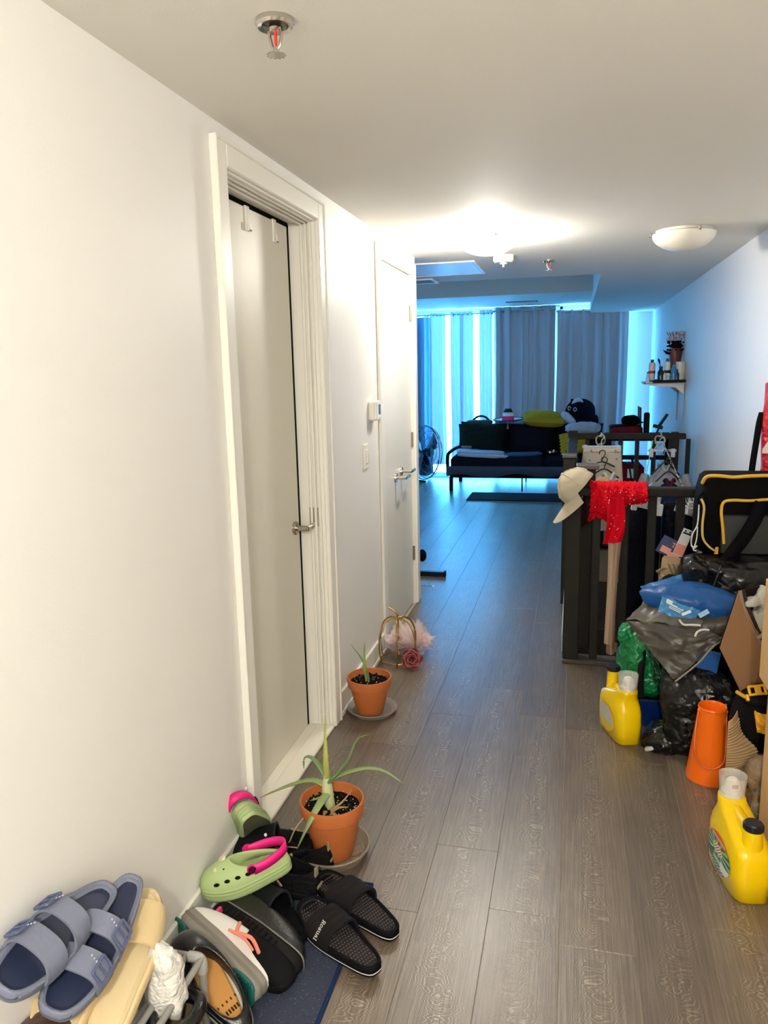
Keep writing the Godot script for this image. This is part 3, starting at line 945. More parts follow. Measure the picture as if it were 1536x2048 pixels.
	for s in [[.355, 0.0, .009], [.34, .05, .004], [.28, .085, .003], [.2, .1, .003], [.12, .108, .003], [.28, -.07, .003], [.18, -.09, .003]]:
		var pts := []
		for k in 32:
			pts.append(fx * V(s[0] * cos(TAU * k / 32), s[0] * sin(TAU * k / 32), s[1]))
		cage.tube(pts, s[2], 6, false, true)
	part("cage_ring", cage, bm, fn)
	var wires := G.new()
	for k in 48:
		var a := TAU * k / 48
		wires.tube([fx * V(.06 * cos(a), .06 * sin(a), .11), fx * V(.2 * cos(a), .2 * sin(a), .1), fx * V(.34 * cos(a), .34 * sin(a), .05), fx * V(.355 * cos(a), .355 * sin(a), 0), fx * V(.28 * cos(a), .28 * sin(a), -.07), fx * V(.08 * cos(a), .08 * sin(a), -.1)], .0018, 4)
	part("cage_wire", wires, bm, fn).set_meta("kind", "stuff")
	for k in 3:
		var a0 := TAU * k / 3 + .5
		var bl := func(u: float, v: float) -> Vector3:
			var a := a0 + (u - .5) * (1.0 - .2 * v)
			var r := lerpf(.05, .31, v)
			return fx * V(r * cos(a), r * sin(a), .03 * (u - .5) + .01)
		part("blade", G.new().sheet(bl, 8, 8, .004), M("10151d", 0.2, .3), fn)
	part("hub", G.new().lathe([Vector2(0, .118), Vector2(.055, .112), Vector2(.06, .1), Vector2(.05, 0), Vector2(0, 0)], 20, fx * Transform3D(Basis(V(1, 0, 0), PI / 2), Vector3.ZERO)), bm, fn)
	part("motor", G.new().lathe([Vector2(0, -.25), Vector2(.06, -.24), Vector2(.08, -.2), Vector2(.08, -.1), Vector2(0, -.09)], 20, fx * Transform3D(Basis(V(1, 0, 0), PI / 2), Vector3.ZERO)), bm, fn)
	part("stand", G.new().tube(curve([V(-2.08, .42, -9.93), V(-2.12, .3, -9.94), V(-2.1, .08, -9.93), V(-2.02, .02, -9.9)]), .016, 8).tube([V(-2.2, .015, -10.0), V(-1.88, .015, -9.76)], .015, 8), bm, fn)
	# ---- foot of a floor stand past the corner
	var ft := thing("floor_stand", "black metal stand with flat foot past the hallway corner", "stand", V(-1.06, 0, -5.2))
	part("foot", G.new().ab(V(-1.2, .0, -5.225), V(-.872, .035, -5.185), .004), M("10141c", 0.4, .5), ft)
	part("foot_cap", G.new().ab(V(-.876, 0, -5.23), V(-.862, .04, -5.18), .004), M("0a0c12", 0.6), ft)
	part("upright", G.new().ab(V(-1.24, .03, -5.225), V(-1.2, .9, -5.185), .004), M("10141c", 0.4, .5), ft)
	part("knob", G.new().lump(Transform3D(Basis.IDENTITY, V(-1.03, .15, -5.2)), V(.03, .045, .03)).tube([V(-1.03, .16, -5.2), V(-1.21, .16, -5.2)], .012, 8), M("0a0c12", 0.6), ft)
	# ---- dark desk and its load beyond the stairs
	var dk := thing("desk", "dark desk beyond the rear railing carrying a maroon bag", "desk", V(.6, 0, -7.45))
	var dm := M("14161c", 0.6)
	part("desktop", G.new().ab(V(.3, .79, -7.75), V(.9, .82, -7.15), .004), dm, dk)
	for x in [.32, .88]:
		for z in [-7.73, -7.17]:
			part("leg", G.new().ab(V(x - .018, 0, z - .018), V(x + .018, .79, z + .018), .003), dm, dk)
	part("crossbar", G.new().ab(V(.32, .62, -7.19), V(.88, .66, -7.17), .002), dm, dk)
	var mb := thing("maroon_bag", "maroon and black soft bag on desk behind railing", "bag", V(.48, .82, -7.45))
	part("bag_body", G.new().lump(T(V(.48, .865, -7.45)), V(.145, .05, .12), .55, .03), M("5c1320", 0.8, 0, "soft", 5.0), mb)
	part("bag_top", G.new().lump(T(V(.46, .895, -7.46)), V(.13, .028, .11), .7, .03), M("0b0d12", 0.6), mb)
	var bh := thing("black_hat", "black brimmed cap resting on the maroon bag", "hat", V(.52, .92, -7.45))
	part("crown", G.new().lump(T(V(.51, .955, -7.46)), V(.08, .05, .08), .75, .02), M("08090d", 0.9, 0, "cloth", 8.0), bh)
	part("peak", G.new().lump(T(V(.57, .94, -7.4)), V(.06, .01, .055), .9, .0), M("08090d", 0.9), bh)
	var pn := thing("flat_screen", "thin black panel standing upright beside the black cap", "screen", V(.62, .82, -7.45))
	part("panel", G.new().box(Vector3.ZERO, V(.012, .26, .3), .003, Transform3D(Basis(V(0, 0, 1), .03), V(.6, .95, -7.5))), M("090b10", 0.2), pn)
	part("bezel", G.new().box(Vector3.ZERO, V(.05, .21, .06), .01, Transform3D(Basis(V(0, 0, 1), .0), V(.655, .925, -7.4))), M("0b0e14", 0.5), pn)
	var ms := thing("phone_stand", "slanted black phone holder stand near shelf wall", "stand", V(.69, 0, -7.06))
	part("pole", G.new().tube([V(.685, .3, -7.06), V(.70, .84, -7.06), V(.743, .95, -7.06)], .008, 8), bm, ms)
	part("holder", G.new().box(Vector3.ZERO, V(.022, .13, .05), .004, Transform3D(Basis(V(0, 0, 1), -.55), V(.761, .98, -7.06))), bm, ms)
	part("clamp", G.new().box(Vector3.ZERO, V(.08, .03, .04), .004, Transform3D(Basis(V(0, 0, 1), -.25), V(.719, .925, -7.05))), bm, ms)
	part("tripod_leg", G.new().tube([V(.685, .32, -7.06), V(.635, .004, -7.0)], .006, 6), bm, ms)
	part("tripod_leg", G.new().tube([V(.685, .32, -7.06), V(.78, .004, -7.02)], .006, 6), bm, ms)
	part("tripod_leg", G.new().tube([V(.685, .32, -7.06), V(.69, .004, -7.12)], .006, 6), bm, ms)
	var rs := thing("red_suitcase", "dark red suitcase standing behind the rear balusters", "suitcase", V(.46, 0, -6.9))
	part("shell", G.new().ab(V(.33, .04, -7.05), V(.6, .62, -6.8), .03), M("5a0f16", 0.5, 0, "soft", 4.0), rs)
	part("front_pocket", G.new().ab(V(.36, .1, -6.82), V(.57, .42, -6.78), .015), M("6d1219", 0.6), rs)
	part("handle", G.new().tube(curve([V(.41, .61, -6.93), V(.42, .655, -6.93), V(.5, .655, -6.93), V(.51, .61, -6.93)]), .01, 8), M("101014", 0.5), rs)
	part("luggage_tag", G.new().box(V(.485, .545, -6.79), V(.05, .08, .006), .002), M("c9d6e6", 0.5), rs)
	for x in [.37, .56]:
		part("wheel", G.new().tube([V(x - .015, .025, -6.92), V(x + .015, .025, -6.92)], .025, 14), M("0a0a0c", 0.5), rs)
	var tw := thing("striped_towel", "blue and white striped cloth hanging behind the balusters", "towel", V(.5, .2, -6.7))
	for k in 6:
		var ty := .46 - k * .045
		part("stripe_band", G.new().lump(Transform3D(Basis(V(0, 0, 1), .1), V(.5, ty, -6.7)), V(.05, .026, .03), .6, .02, 6.0, k + 1), M("d3dbe6" if k % 2 else "1b3a66", 0.9), tw)
	part("strap", G.new().tube(curve([V(.455, .625, -6.86), V(.46, .635, -6.78), V(.47, .6, -6.69), V(.49, .5, -6.66), V(.53, .4, -6.66)]), .007, 6), M("0c0e14", 0.6), tw)
	# ---- wall shelf with its bottles
	var sh := thing("wall_shelf", "short wall shelf with black top on white brackets", "shelf", V(RX, 1.32, -7.25))
	var sw := M("dcd9d2", 0.5)
	part("shelf_board", G.new().ab(V(.66, 1.305, -7.55), V(RX - .005, 1.328, -7.0), .003), M("17181b", 0.5), sh)
	for z in [-7.06, -7.5]:
		part("bracket", G.new().prism(PackedVector2Array([Vector2(.605, 1.292), Vector2(.62, 1.304), Vector2(.925, 1.304), Vector2(.925, 1.2), Vector2(.9, 1.215), Vector2(.85, 1.262), Vector2(.62, 1.284)]), .018, Transform3D(Basis.IDENTITY, V(0, 0, z))), sw, sh)
		part("wall_rail", G.new().ab(V(RX - .012, .955, z - .004), V(RX - .001, 1.3, z + .018), .002), M("a8a9ad", 0.5), sh)
	part("tray", G.new().ab(V(.6, 1.3, -7.5), V(.68, 1.312, -7.02), .004), sw, sh)
	for s in [[.655, .16, .028, "d8cfc0", "2a2d33", "pale lotion bottle with red mark at shelf's front end"], [.78, .165, .027, "e6e2d8", "33546b", "tall white bottle with black band in shelf's middle"]]:
		var at := V(s[0], 1.328, -7.1)
		var b := thing("bottle", s[5], "bottle", at, "bottles on the wall shelf")
		var h: float = s[1]
		var r: float = s[2]
		part("bottle_body", G.new().lathe([Vector2(0, 0), Vector2(r, 0), Vector2(r, h * .85), Vector2(r * .85, h * .93), Vector2(r * .5, h * .95), Vector2(0, h * .95)], 18, T(at)), M(s[3], 0.35), b)
		part("cap", G.new().lathe([Vector2(r * .5, h * .95), Vector2(r * .5, h * 1.1), Vector2(0, h * 1.1)], 14, T(at)), M(s[4], 0.4), b)
		part("label_band", G.new().lathe([Vector2(r + .0008, h * .35), Vector2(r + .0008, h * .5)], 18, T(at)), M("b03440" if s[0] < .7 else "23272c", 0.5), b)
	for s in [[.62, 1.312, .075, .016, "b9d4ec", "tiny clear bottle on the tray lip of shelf"], [.725, 1.328, .1, .026, "1d2531", "short dark jar left of the tall white bottle"], [.755, 1.328, .06, .02, "bfe0e4", "low pale glass jar before the tall white bottle"], [.83, 1.328, .13, .024, "3d7fb3", "blue glass bottle between white bottle and white vase"], [.855, 1.328, .075, .02, "24435f", "dark blue flask beside the white vase"]]:
		var at := V(s[0], s[1], -7.06)
		var b := thing("bottle", s[5], "bottle", at, "bottles on the wall shelf")
		part("glass_body", G.new().lathe([Vector2(0, 0), Vector2(s[3], 0), Vector2(s[3], s[2] * .7), Vector2(s[3] * .6, s[2] * .85), Vector2(s[3] * .5, s[2]), Vector2(0, s[2])], 16, T(at)), M(s[4], 0.15), b)
		part("stopper", G.new().lathe([Vector2(0, s[2]), Vector2(s[3] * .6, s[2]), Vector2(s[3] * .55, s[2] * 1.16), Vector2(0, s[2] * 1.18)], 12, T(at)), M("20262e", 0.4), b)
	var br := thing("makeup_brush", "dark slanted brush sticking up from a shelf jar", "brush", V(.73, 1.42, -7.06))
	part("shaft", G.new().tube([V(.73, 1.4, -7.06), V(.712, 1.47, -7.05)], .004, 6), M("1a2636", 0.4), br)
	part("tuft", G.new().tube([V(.712, 1.47, -7.05), V(.704, 1.498, -7.05), V(.698, 1.512, -7.05)], [.006, .009, .002], 8), M("15202e", 0.9), br)
	var vs := thing("white_vase", "plain white cylinder vase at the shelf's wall end", "vase", V(.9, 1.328, -7.1))
	part("vase_body", G.new().lathe([Vector2(0, 0), Vector2(.037, 0), Vector2(.04, .005), Vector2(.042, .15), Vector2(.038, .15), Vector2(.036, .01), Vector2(0, .01)], 24, T(V(.885, 1.328, -7.1))), M("dcd8c8", 0.4), vs)
	part("rim", G.new().lathe([Vector2(.042, .148), Vector2(.044, .151), Vector2(.04, .153), Vector2(.038, .15)], 24, T(V(.885, 1.328, -7.1))), M("e4e0d2", 0.4), vs)
	var pl := thing("potted_plant", "tall copper pot of dark and pale dried flowers on shelf", "plant", V(.87, 1.328, -7.3))
	part("pot", G.new().lathe([Vector2(0, 0), Vector2(.04, 0), Vector2(.05, .16), Vector2(.062, .27), Vector2(.058, .27), Vector2(.046, .16), Vector2(0, .15)], 24, T(V(.865, 1.328, -7.3))), M("6b4038", 0.3, .4), pl)
	var rg := RandomNumberGenerator.new()
	rg.seed = 3
	var dl := G.new()
	for k in 70:
		var a := rg.randf() * TAU
		var r := .07 * sqrt(rg.randf())
		dl.lump(Transform3D(Basis.from_euler(V(rg.randf() * 3, rg.randf() * 3, 0)), V(.865 + r * cos(a), 1.575 + rg.randf() * .085, -7.3 + r * sin(a))), V(.022, .007, .012), 1, 0, 5, 1, 8, 5)
	part("dark_foliage", dl, M("1b1418", 0.8), pl).set_meta("kind", "stuff")
	for k in 18:
		var a := rg.randf() * TAU
		var r := .07 * sqrt(rg.randf())
		part("blossom", G.new().lump(Transform3D(Basis.from_euler(V(rg.randf(), rg.randf() * 3, 0)), V(.865 + r * cos(a), 1.665 + rg.randf() * .075, -7.3 + r * sin(a))), V(.022, .016, .02), 1, .01, 20, k, 10, 7), M("c3b8bf", 0.9), pl)
	var tg := G.new()
	for k in 9:
		var a := rg.randf() * TAU
		tg.tube([V(.865, 1.56, -7.3), V(.865 + .05 * cos(a), 1.68, -7.3 + .05 * sin(a)), V(.865 + .085 * cos(a), 1.74, -7.3 + .085 * sin(a))], .0022, 5)
	tg.tube([V(.83, 1.55, -7.28), V(.79, 1.56, -7.26), V(.755, 1.585, -7.26)], [.008, .014, .001], 6)
	part("twig", tg, M("241a1c", 0.8), pl)
	single("crumpled_blanket", "pale crumpled blanket on the sofa arm behind rear newel", "blanket", G.new().lump(T(V(.11, .76, -9.1)), V(.2, .07, .12), .8, .05, 9.0, 4, 36, 20), M("a9aebb", 0.9, 0, "crumple", 3.0), V(.11, .7, -9.1))

func hanger(called: String, label: String, at: Vector3, w: float, drop: float, m: Material, group := "") -> Node3D:
	var o := thing(called, label, "hanger", at, group, false)
	var hk := []
	for k in 12:
		var a := PI * 1.15 - k * PI * 1.25 / 11.0
		hk.append(V(.022 * cos(a), .0 + .022 * sin(a), 0))
	hk.append(V(.004, -.045, 0))
	hk.append(V(0, -.07, 0))
	part("hook", G.new().tube(hk, .0035, 6), m, o)
	part("shoulder_bar", G.new().tube(curve([V(-w, -.07 - drop, 0), V(-w * .8, -.07 - drop * .75, 0), V(0, -.068, 0), V(w * .8, -.07 - drop * .75, 0), V(w, -.07 - drop, 0)], 4), .006, 8), m, o)
	return o

func shirt(called: String, label: String, x: float, yt: float, z: float, w: float, h: float, m: Material, cat := "shirt", collar: Material = null) -> Node3D:
	var o := thing(called, label, cat, V(x, yt - h, z))
	var f := func(u: float, v: float) -> Vector3:
		var a := u * TAU
		var sl := 1.0 - pow(absf(cos(a)), 2.0)
		var wid := w * (1.0 if v > .25 else lerpf(.28, 1.0, v / .25))
		var y := yt - (.0 if v > .25 else 0.0) - v * h - (.02 * absf(cos(a)) if v < .05 else 0.0)
		var d := (.03 + .05 * v) * (1 + .35 * sin(a * 5.0 + v * 3.0))
		return V(x + wid * cos(a), y, z + d * sin(a))
	var rows := []
	for j in 15:
		var r := PackedVector3Array()
		for i in 40:
			r.append(f.call(i / 40.0, j / 14.0))
		rows.append(r)
	part("body", G.new().skin(rows, true), m, o)
	for s in [-1, 1]:
		var sl := []
		for k in 7:
			var t := k / 6.0
			sl.append(V(x + s * (w * .86 + .06 * sin(t * 1.6)), yt - .07 - t * h * .75, z + .01))
		part("sleeve", G.new().tube(sl, [.03, .045, .05, .05, .048, .046, .045], 12), m, o)
	var cm := collar if collar != null else m
	part("collar", G.new().tube(curve([V(x - w * .3, yt - .005, z), V(x - w * .2, yt + .012, z + .035), V(x, yt - .04, z + .06), V(x + w * .2, yt + .012, z + .035), V(x + w * .3, yt - .005, z)]), .012, 8), cm, o)
	return o

func clip_bar(label: String, x0: float, x1: float, y: float, z: float, m: Material, group: String) -> void:
	var o := thing("clip_hanger", label, "hanger", V((x0 + x1) / 2, y, z), group)
	var c := (x0 + x1) / 2
	part("bar", G.new().ab(V(x0, y - .008, z - .006), V(x1, y + .01, z + .006), .003), m, o)
	part("hook", G.new().tube(curve([V(c, y, z), V(c, y + .05, z), V(c + .02, y + .075, z), V(c, y + .1, z), V(c - .02, y + .08, z)]), .004, 6), m, o)
	for x in [x0 + .025, x1 - .025]:
		part("clip", G.new().ab(V(x - .016, y - .05, z - .004), V(x + .016, y + .016, z + .016), .004), m, o)

func stair_rail() -> void:
	var wood := M("2b2926", 0.55, 0, "grain", 3.0, 0.3)
	var o := thing("stair_railing", "dark grey painted wooden railing around the stair opening", "railing", V(0, 0, -3.74))
	# newels
	for s in [[.01, -3.74, .037, .93, .0], [.075, -3.97, .04, .945, .055], [-.018, -4.72, .036, .915, .042], [0.0, -6.3, .036, .95, .0]]:
		part("newel_post", G.new().ab(V(s[0] - s[2], 0, s[1] - s[2]), V(s[0] + s[2], s[3], s[1] + s[2]), .004), wood, o)
		if s[4] > 0:
			part("post_cap", G.new().ab(V(s[0] - s[4], s[3], s[1] - s[4]), V(s[0] + s[4], s[3] + .022, s[1] + s[4]), .004), M("4e4842", 0.45), o)
	# rails
	part("handrail", G.new().ab(V(.03, .845, -3.775), V(RX - .001, .888, -3.705), .006), wood, o)
	part("handrail", G.new().ab(V(-.035, .86, -6.3), V(.03, .905, -4.7), .005), wood, o)
	part("handrail", G.new().ab(V(-.02, .885, -6.335), V(.85, .93, -6.265), .005), wood, o)
	part("newel_post", G.new().ab(V(.745, 0, -6.33), V(.8, .94, -6.27), .004), wood, o)
	part("base_rail", G.new().ab(V(-.03, 0, -3.79), V(RX - .013, .02, -3.69), .004), M("453f39", 0.5), o)
	part("base_rail", G.new().ab(V(-.03, 0, -6.3), V(.035, .02, -3.79), .004), wood, o)
	part("base_rail", G.new().ab(V(-.0, 0, -6.34), V(RX - .013, .02, -6.26), .004), wood, o)
	# white fascia of the opening's side
	part("fascia", G.new().ab(V(-.034, .02, -6.26), V(-.03, .11, -3.8), .001), M("cfd0d0", 0.5), o, "pale fascia board along the opening")
	for x in [.12, .25, .372, .497, .625, .752, .88]:
		part("baluster", G.new().ab(V(x - .019, .02, -3.757), V(x + .019, .845, -3.722), .003), wood, o)
	for k in 7:
		part("baluster", G.new().ab(V(.115 + k * .126 - .016, .02, -6.316), V(.115 + k * .126 + .016, .885, -6.284), .003), wood, o)
	for k in 17:
		var z := -3.95 - k * .132
		if absf(z + 4.72) > .06:
			part("baluster", G.new().ab(V(-.017, .02, z - .016), V(.017, .86, z + .016), .003), wood, o)
	# ---- cap hung over the newel
	var cap_m := M("b5aa94", 0.9, 0, "cloth", 7.0, 0.6)
	var cp := thing("cap", "beige baseball cap hooked over the front newel post", "cap", V(-.01, .8, -3.72))
	var cx := Transform3D(Basis(V(0, 0, 1), .86), V(.012, .90, -3.7))
	var rows := []
	var nz := FastNoiseLite.new()
	nz.seed = 9; nz.frequency = 9.0
	for j in 13:
		var r := PackedVector3Array()
		var la := j / 12.0 * PI / 2
		for i in 36:
			var a := TAU * i / 36
			var p := V(.098 * cos(a) * cos(la), -.03 + .105 * sin(la), .082 * sin(a) * cos(la))
			p *= 1 + .09 * nz.get_noise_3d(p.x * 1.3, p.y * 3.0, p.z * 1.3)
			r.append(cx * p)
		rows.append(r)
	part("crown", G.new().skin(rows, true), cap_m, cp)
	var pk := func(u: float, v: float) -> Vector3:
		var a := PI * .5 + (u - .5) * PI * .92
		var r := lerpf(.09, .105, v)
		var out := v * .1 * sin(a)
		return cx * V(-(r * sin(a) * .98 + out), -.03 - .02 * v + .03 * absf(cos(a)) * -1.0 * v, r * cos(a) * .82)
	part("peak", G.new().sheet(pk, 18, 8, .004), cap_m, cp)
	part("lining", G.new().lathe([Vector2(.076, -.034), Vector2(.074, -.01), Vector2(.05, .03), Vector2(0, .045)], 24, cx), M("1b1719", 0.9), cp)
	part("button", G.new().lump(Transform3D(cx.basis, cx * V(0, .078, 0)), V(.008, .005, .008)), cap_m, cp)
	var seam := G.new()
	for k in 3:
		var pts := []
		for i in 13:
			var la := (i / 12.0) * PI
			var a := k * PI / 3 + .3
			pts.append(cx * V(.1 * cos(a) * cos(la), -.03 + .108 * sin(la), .084 * sin(a) * cos(la)))
		seam.tube(pts, .0016, 5)
	part("seam", seam, M("b3a78f", 0.9), cp)
	single("maroon_cloth", "dark maroon cloth tucked behind the newel under the cap", "cloth", G.new().lump(Transform3D(Basis(V(0, 0, 1), .1), V(.02, .8, -3.82)), V(.055, .12, .03), .8, .05, 8.0, 4), M("2a1216", 0.9), V(.02, .7, -3.82))
	# ---- red scarf with white dots over the handrail
	var sc := thing("red_scarf", "bright red scarf with small white dots bundled on handrail", "scarf", V(.2, .88, -3.7))
	var red := M("c4061c", 0.7, 0, "soft", 4.0, 0.3)
	var nn := FastNoiseLite.new()
	nn.seed = 21; nn.frequency = 5.0
	var fold := func(x0: float, x1: float, yt: float, yb: Callable, bulge: float, u: float, v: float) -> Vector3:
		var x := lerpf(x0, x1, u)
		var y := 0.0
		var z := 0.0
		if v < .3:
			var a := v / .3 * PI
			y = yt + .018 * sin(a) + .012 * nn.get_noise_2d(u * 3.0, v * 3.0)
			z = -3.74 - .052 * cos(a)
		else:
			var t := (v - .3) / .7
			y = lerpf(yt, yb.call(u), t)
			z = -3.685 + bulge * sin(t * PI) + .006 * sin(u * 13.0 + t * 3.0) + .02 * nn.get_noise_2d(u * 2.6, t * 2.0)
		return V(x + .01 * nn.get_noise_2d(v * 2.0, u * 1.0), y, z)
	var body1 := func(u: float, v: float) -> Vector3:
		return fold.call(.085, .235, .893, func(q: float) -> float: return .725 + .02 * sin(q * 6.0), .045, u, v)
	var body2 := func(u: float, v: float) -> Vector3:
		return fold.call(.215, .338, .892, func(q: float) -> float: return .80 + .02 * q, .05, u, v)
	var tail := func(u: float, v: float) -> Vector3:
		var t := v
		return V(lerpf(.150, .232, u) + .02 * sin(t * 2.5) - .012 * t, lerpf(.85, .632 + .015 * u, t), -3.628 + .010 * sin(u * 7.0 + t * 3.0) + .01 * t)
	part("wrap", G.new().sheet(body1, 40, 36, .006).sheet(body2, 34, 36, .006), red, sc)
	part("tail", G.new().sheet(tail, 18, 20, .006), red, sc)
	var dots := G.new()
	var rg := RandomNumberGenerator.new()
	rg.seed = 8
	for k in 42:
		var p: Vector3
		var u := rg.randf()
		var v := rg.randf()
		if k < 14:
			p = body1.call(u, .34 + v * .66)
		elif k < 28:
			p = body2.call(u, .34 + v * .66)
		else:
			p = tail.call(u, v)
		var rr := rg.randf_range(.0012, .0028)
		dots.lump(T(p + V(0, 0, .007)), V(rr, rr, .0012), 1, 0, 1, 1, 8, 5)
	part("white_dots", dots, M("f3e3e3", 0.7), sc).set_meta("kind", "stuff")
	# ---- long pinkish strip of cloth hanging from the rail
	var pc := thing("knit_scarf", "long dusty pink cloth strip hanging down the balusters", "scarf", V(.19, .08, -3.67))
	for s in [[.163, .197, 0.0], [.199, .232, 1.7]]:
		var lf := func(u: float, v: float) -> Vector3:
			var x: float = lerpf(s[0], s[1], u) + .008 * sin(v * 4.0 + s[2]) + v * .012 * (1 - s[2])
			return V(x, lerpf(.84, .075 + .05 * (1 - s[2] * .6), v), -3.675 + .018 * sin(u * PI) + .006 * sin(v * 9.0))
		part("panel", G.new().sheet(lf, 10, 30, .006), M("bfa48c" if s[2] == 0.0 else "ab8e7a", 0.95, 0, "cloth", 8.0, 1.5), pc)
	part("ribbed_hem", G.new().box(V(.195, .1, -3.665), V(.03, .05, .02), .006).box(V(.225, .11, -3.665), V(.02, .05, .02), .006), M("8f6a5a", 0.95), pc)
	# ---- clothes hung from the rear rail, over the stairs
	var blk := M("0d0d10", 0.35)
	var wht := M("c9d4e2", 0.4)
	clip_bar("left white clip hanger under the rear rail holding beige shorts", .07, .365, .838, -6.14, wht, "white clip hangers on the rear rail")
	clip_bar("right empty white clip hanger under the rear rail near wall", .56, .768, .81, -6.14, M("c4c6d2", 0.4), "white clip hangers on the rear rail")
	for s in [[.212, .9, "yellowish cord knotted on rear rail above beige shorts"], [.655, .9, "yellowish cord knotted on rear rail by the empty hanger"]]:
		var ck := thing("knotted_cord", s[2], "cord", V(s[0], s[1], -6.2), "cords knotted on the rear rail")
		var loop := []
		for k in 20:
			var a := TAU * k / 20
			loop.append(V(s[0] + .034 * cos(a), s[1] - .02 + .036 * sin(a) + .004 * sin(a * 3), -6.24 + .03 * sin(a * 2)))
		part("loop", G.new().tube(loop, .0065, 6, false, true), M("b9a87a", 0.9, 0, "cloth", 12.0), ck)
		part("loose_end", G.new().tube(curve([V(s[0], s[1] - .04, -6.2), V(s[0] - .03, s[1] - .06, -6.18), V(s[0] - .05, s[1] - .1, -6.16)]), .004, 6).tube(curve([V(s[0], s[1] + .01, -6.2), V(s[0] + .006, s[1] + .03, -6.2), V(s[0], s[1] + .045, -6.2)]), .005, 6), M("c9bd92", 0.9), ck)
	var skf := func(u: float, v: float) -> Vector3:
		var a := u * TAU
		var w := lerpf(.142, .17, v)
		return V(.222 + w * cos(a), lerpf(.83, .5, v), -6.13 + (.02 + .02 * v) * sin(a) * (1 + .25 * sin(a * 6)))
	var skr := []
	for j in 9:
		var r := PackedVector3Array()
		for i in 44:
			r.append(skf.call(i / 44.0, j / 8.0))
		skr.append(r)
	var sk := thing("beige_shorts", "beige buttoned shorts clipped to left white hanger", "shorts", V(.222, .5, -6.13))
	part("body", G.new().skin(skr, true), M("c6b8a6", 0.9, 0, "cloth", 7.0), sk)
	part("waistband", G.new().ab(V(.08, .8, -6.112), V(.364, .832, -6.104), .004), M("cfc2b1", 0.9), sk)
	for s in [[.13, .74], [.33, .75], [.14, .815], [.32, .815]]:
		part("button", G.new().lathe([Vector2(0, .004), Vector2(.007, .003), Vector2(.007, 0)], 10, Transform3D(Basis(V(1, 0, 0), PI / 2), V(s[0], s[1], -6.086))), M("7a6f63", 0.4), sk)
	hanger("clothes_hanger", "upper black plastic hanger in front of beige shorts", V(.222, .80, -6.05), .095, .035, blk, "black hangers over the stairs")
	hanger("clothes_hanger", "lower black plastic hanger carrying the beige shirt", V(.235, .755, -5.98), .11, .07, blk, "black hangers over the stairs")
	shirt("cream_shirt", "cream shirt with navy collar patch on black hanger", .27, .645, -5.95, .15, .42, M("c9c0ae", 0.9, 0, "soft", 5.0), "shirt", M("d6d0c4", 0.9))
	single("navy_neckerchief", "small navy triangle of cloth inside the cream shirt collar", "neckerchief", G.new().prism(PackedVector2Array([Vector2(-.045, 0), Vector2(.035, .02), Vector2(.01, -.05)]), .006, T(V(.3, .6, -5.86))), M("16335c", 0.9), V(.3, .56, -5.86))
	single("tan_cloth", "pale tan cloth hung beside the front newel cap", "cloth", G.new().lump(T(V(.19, .5, -5.75)), V(.075, .16, .03), .6, .06, 7.0, 6), M("c8ab80", 0.9, 0, "soft", 4.0), V(.19, .34, -5.75))
	var lf2 := thing("leaf_sprig", "green leaf print sprig on the cream shirt's shoulder", "sprig", V(.41, .53, -5.86))
	for k in 9:
		var a := k * .7
		part("leaf", G.new().lump(Transform3D(Basis(V(0, 0, 1), a), V(.4 + .02 * sin(k * 2.1), .54 - .012 * k, -5.85)), V(.022, .005, .003), 1, 0, 1, 1, 10, 6), M("3f5a3a", 0.8), lf2)
	hanger("clothes_hanger", "upper black hanger carrying the grey coat by the wall", V(.69, .80, -6.08), .1, .1, blk, "black hangers over the stairs")
	hanger("clothes_hanger", "lower black hanger carrying the dark blue sweater by the wall", V(.7, .74, -5.98), .09, .08, blk, "black hangers over the stairs")
	shirt("grey_coat", "grey coat with wide shoulders hanging near right wall", .69, .7, -6.135, .165, .7, M("9a9ea8", 0.9, 0, "soft", 4.0), "coat")
	shirt("navy_sweater", "dark blue sweater hung in front of the grey coat", .7, .61, -5.92, .12, .5, M("16294a", 0.9, 0, "soft", 4.0), "sweater", M("4a1c2c", 0.9))
	var rp := thing("white_rope", "twisted black and white rope slanting down to rail", "rope", V(.75, .7, -6.0))
	var rp1 := []
	for k in 26:
		var t := k / 25.0
		rp1.append(V(.67 + .14 * t, .86 - .33 * t, -6.1 + .22 * t))
	part("rope_strand", G.new().tube(rp1, .005, 7), M("b8b2a6", 0.9, 0, "cloth", 20.0), rp)
	part("rope_knob", G.new().lump(T(V(.815, .535, -5.86)), V(.032, .022, .022)), M("d9d0b8", 0.8), rp)
	var ty := G.new()
	for k in 9:
		var t := k / 9.0 + .03
		ty.tube([V(.67 + .14 * t - .006, .86 - .33 * t - .004, -6.095 + .22 * t), V(.67 + .14 * (t + .03) + .006, .86 - .33 * (t + .03) + .004, -6.09 + .22 * t)], .003, 5)
	part("dark_twist", ty, M("1a1a1e", 0.8), rp)
	single("thin_wire", "thin grey wire hanging down between the rear balusters", "wire", G.new().tube(curve([V(.6, .88, -6.2), V(.56, .68, -6.1), V(.52, .5, -5.9), V(.5, .2, -5.8)]), .0035, 6).box(V(.505, .48, -5.86), V(.02, .06, .012), .004), M("b6c0cc", 0.5), V(.55, .2, -6.0))
	# ---- dark trousers and tagged clip hangers right behind the front rail
	var nav := M("10121c", 0.9, 0, "soft", 4.0)
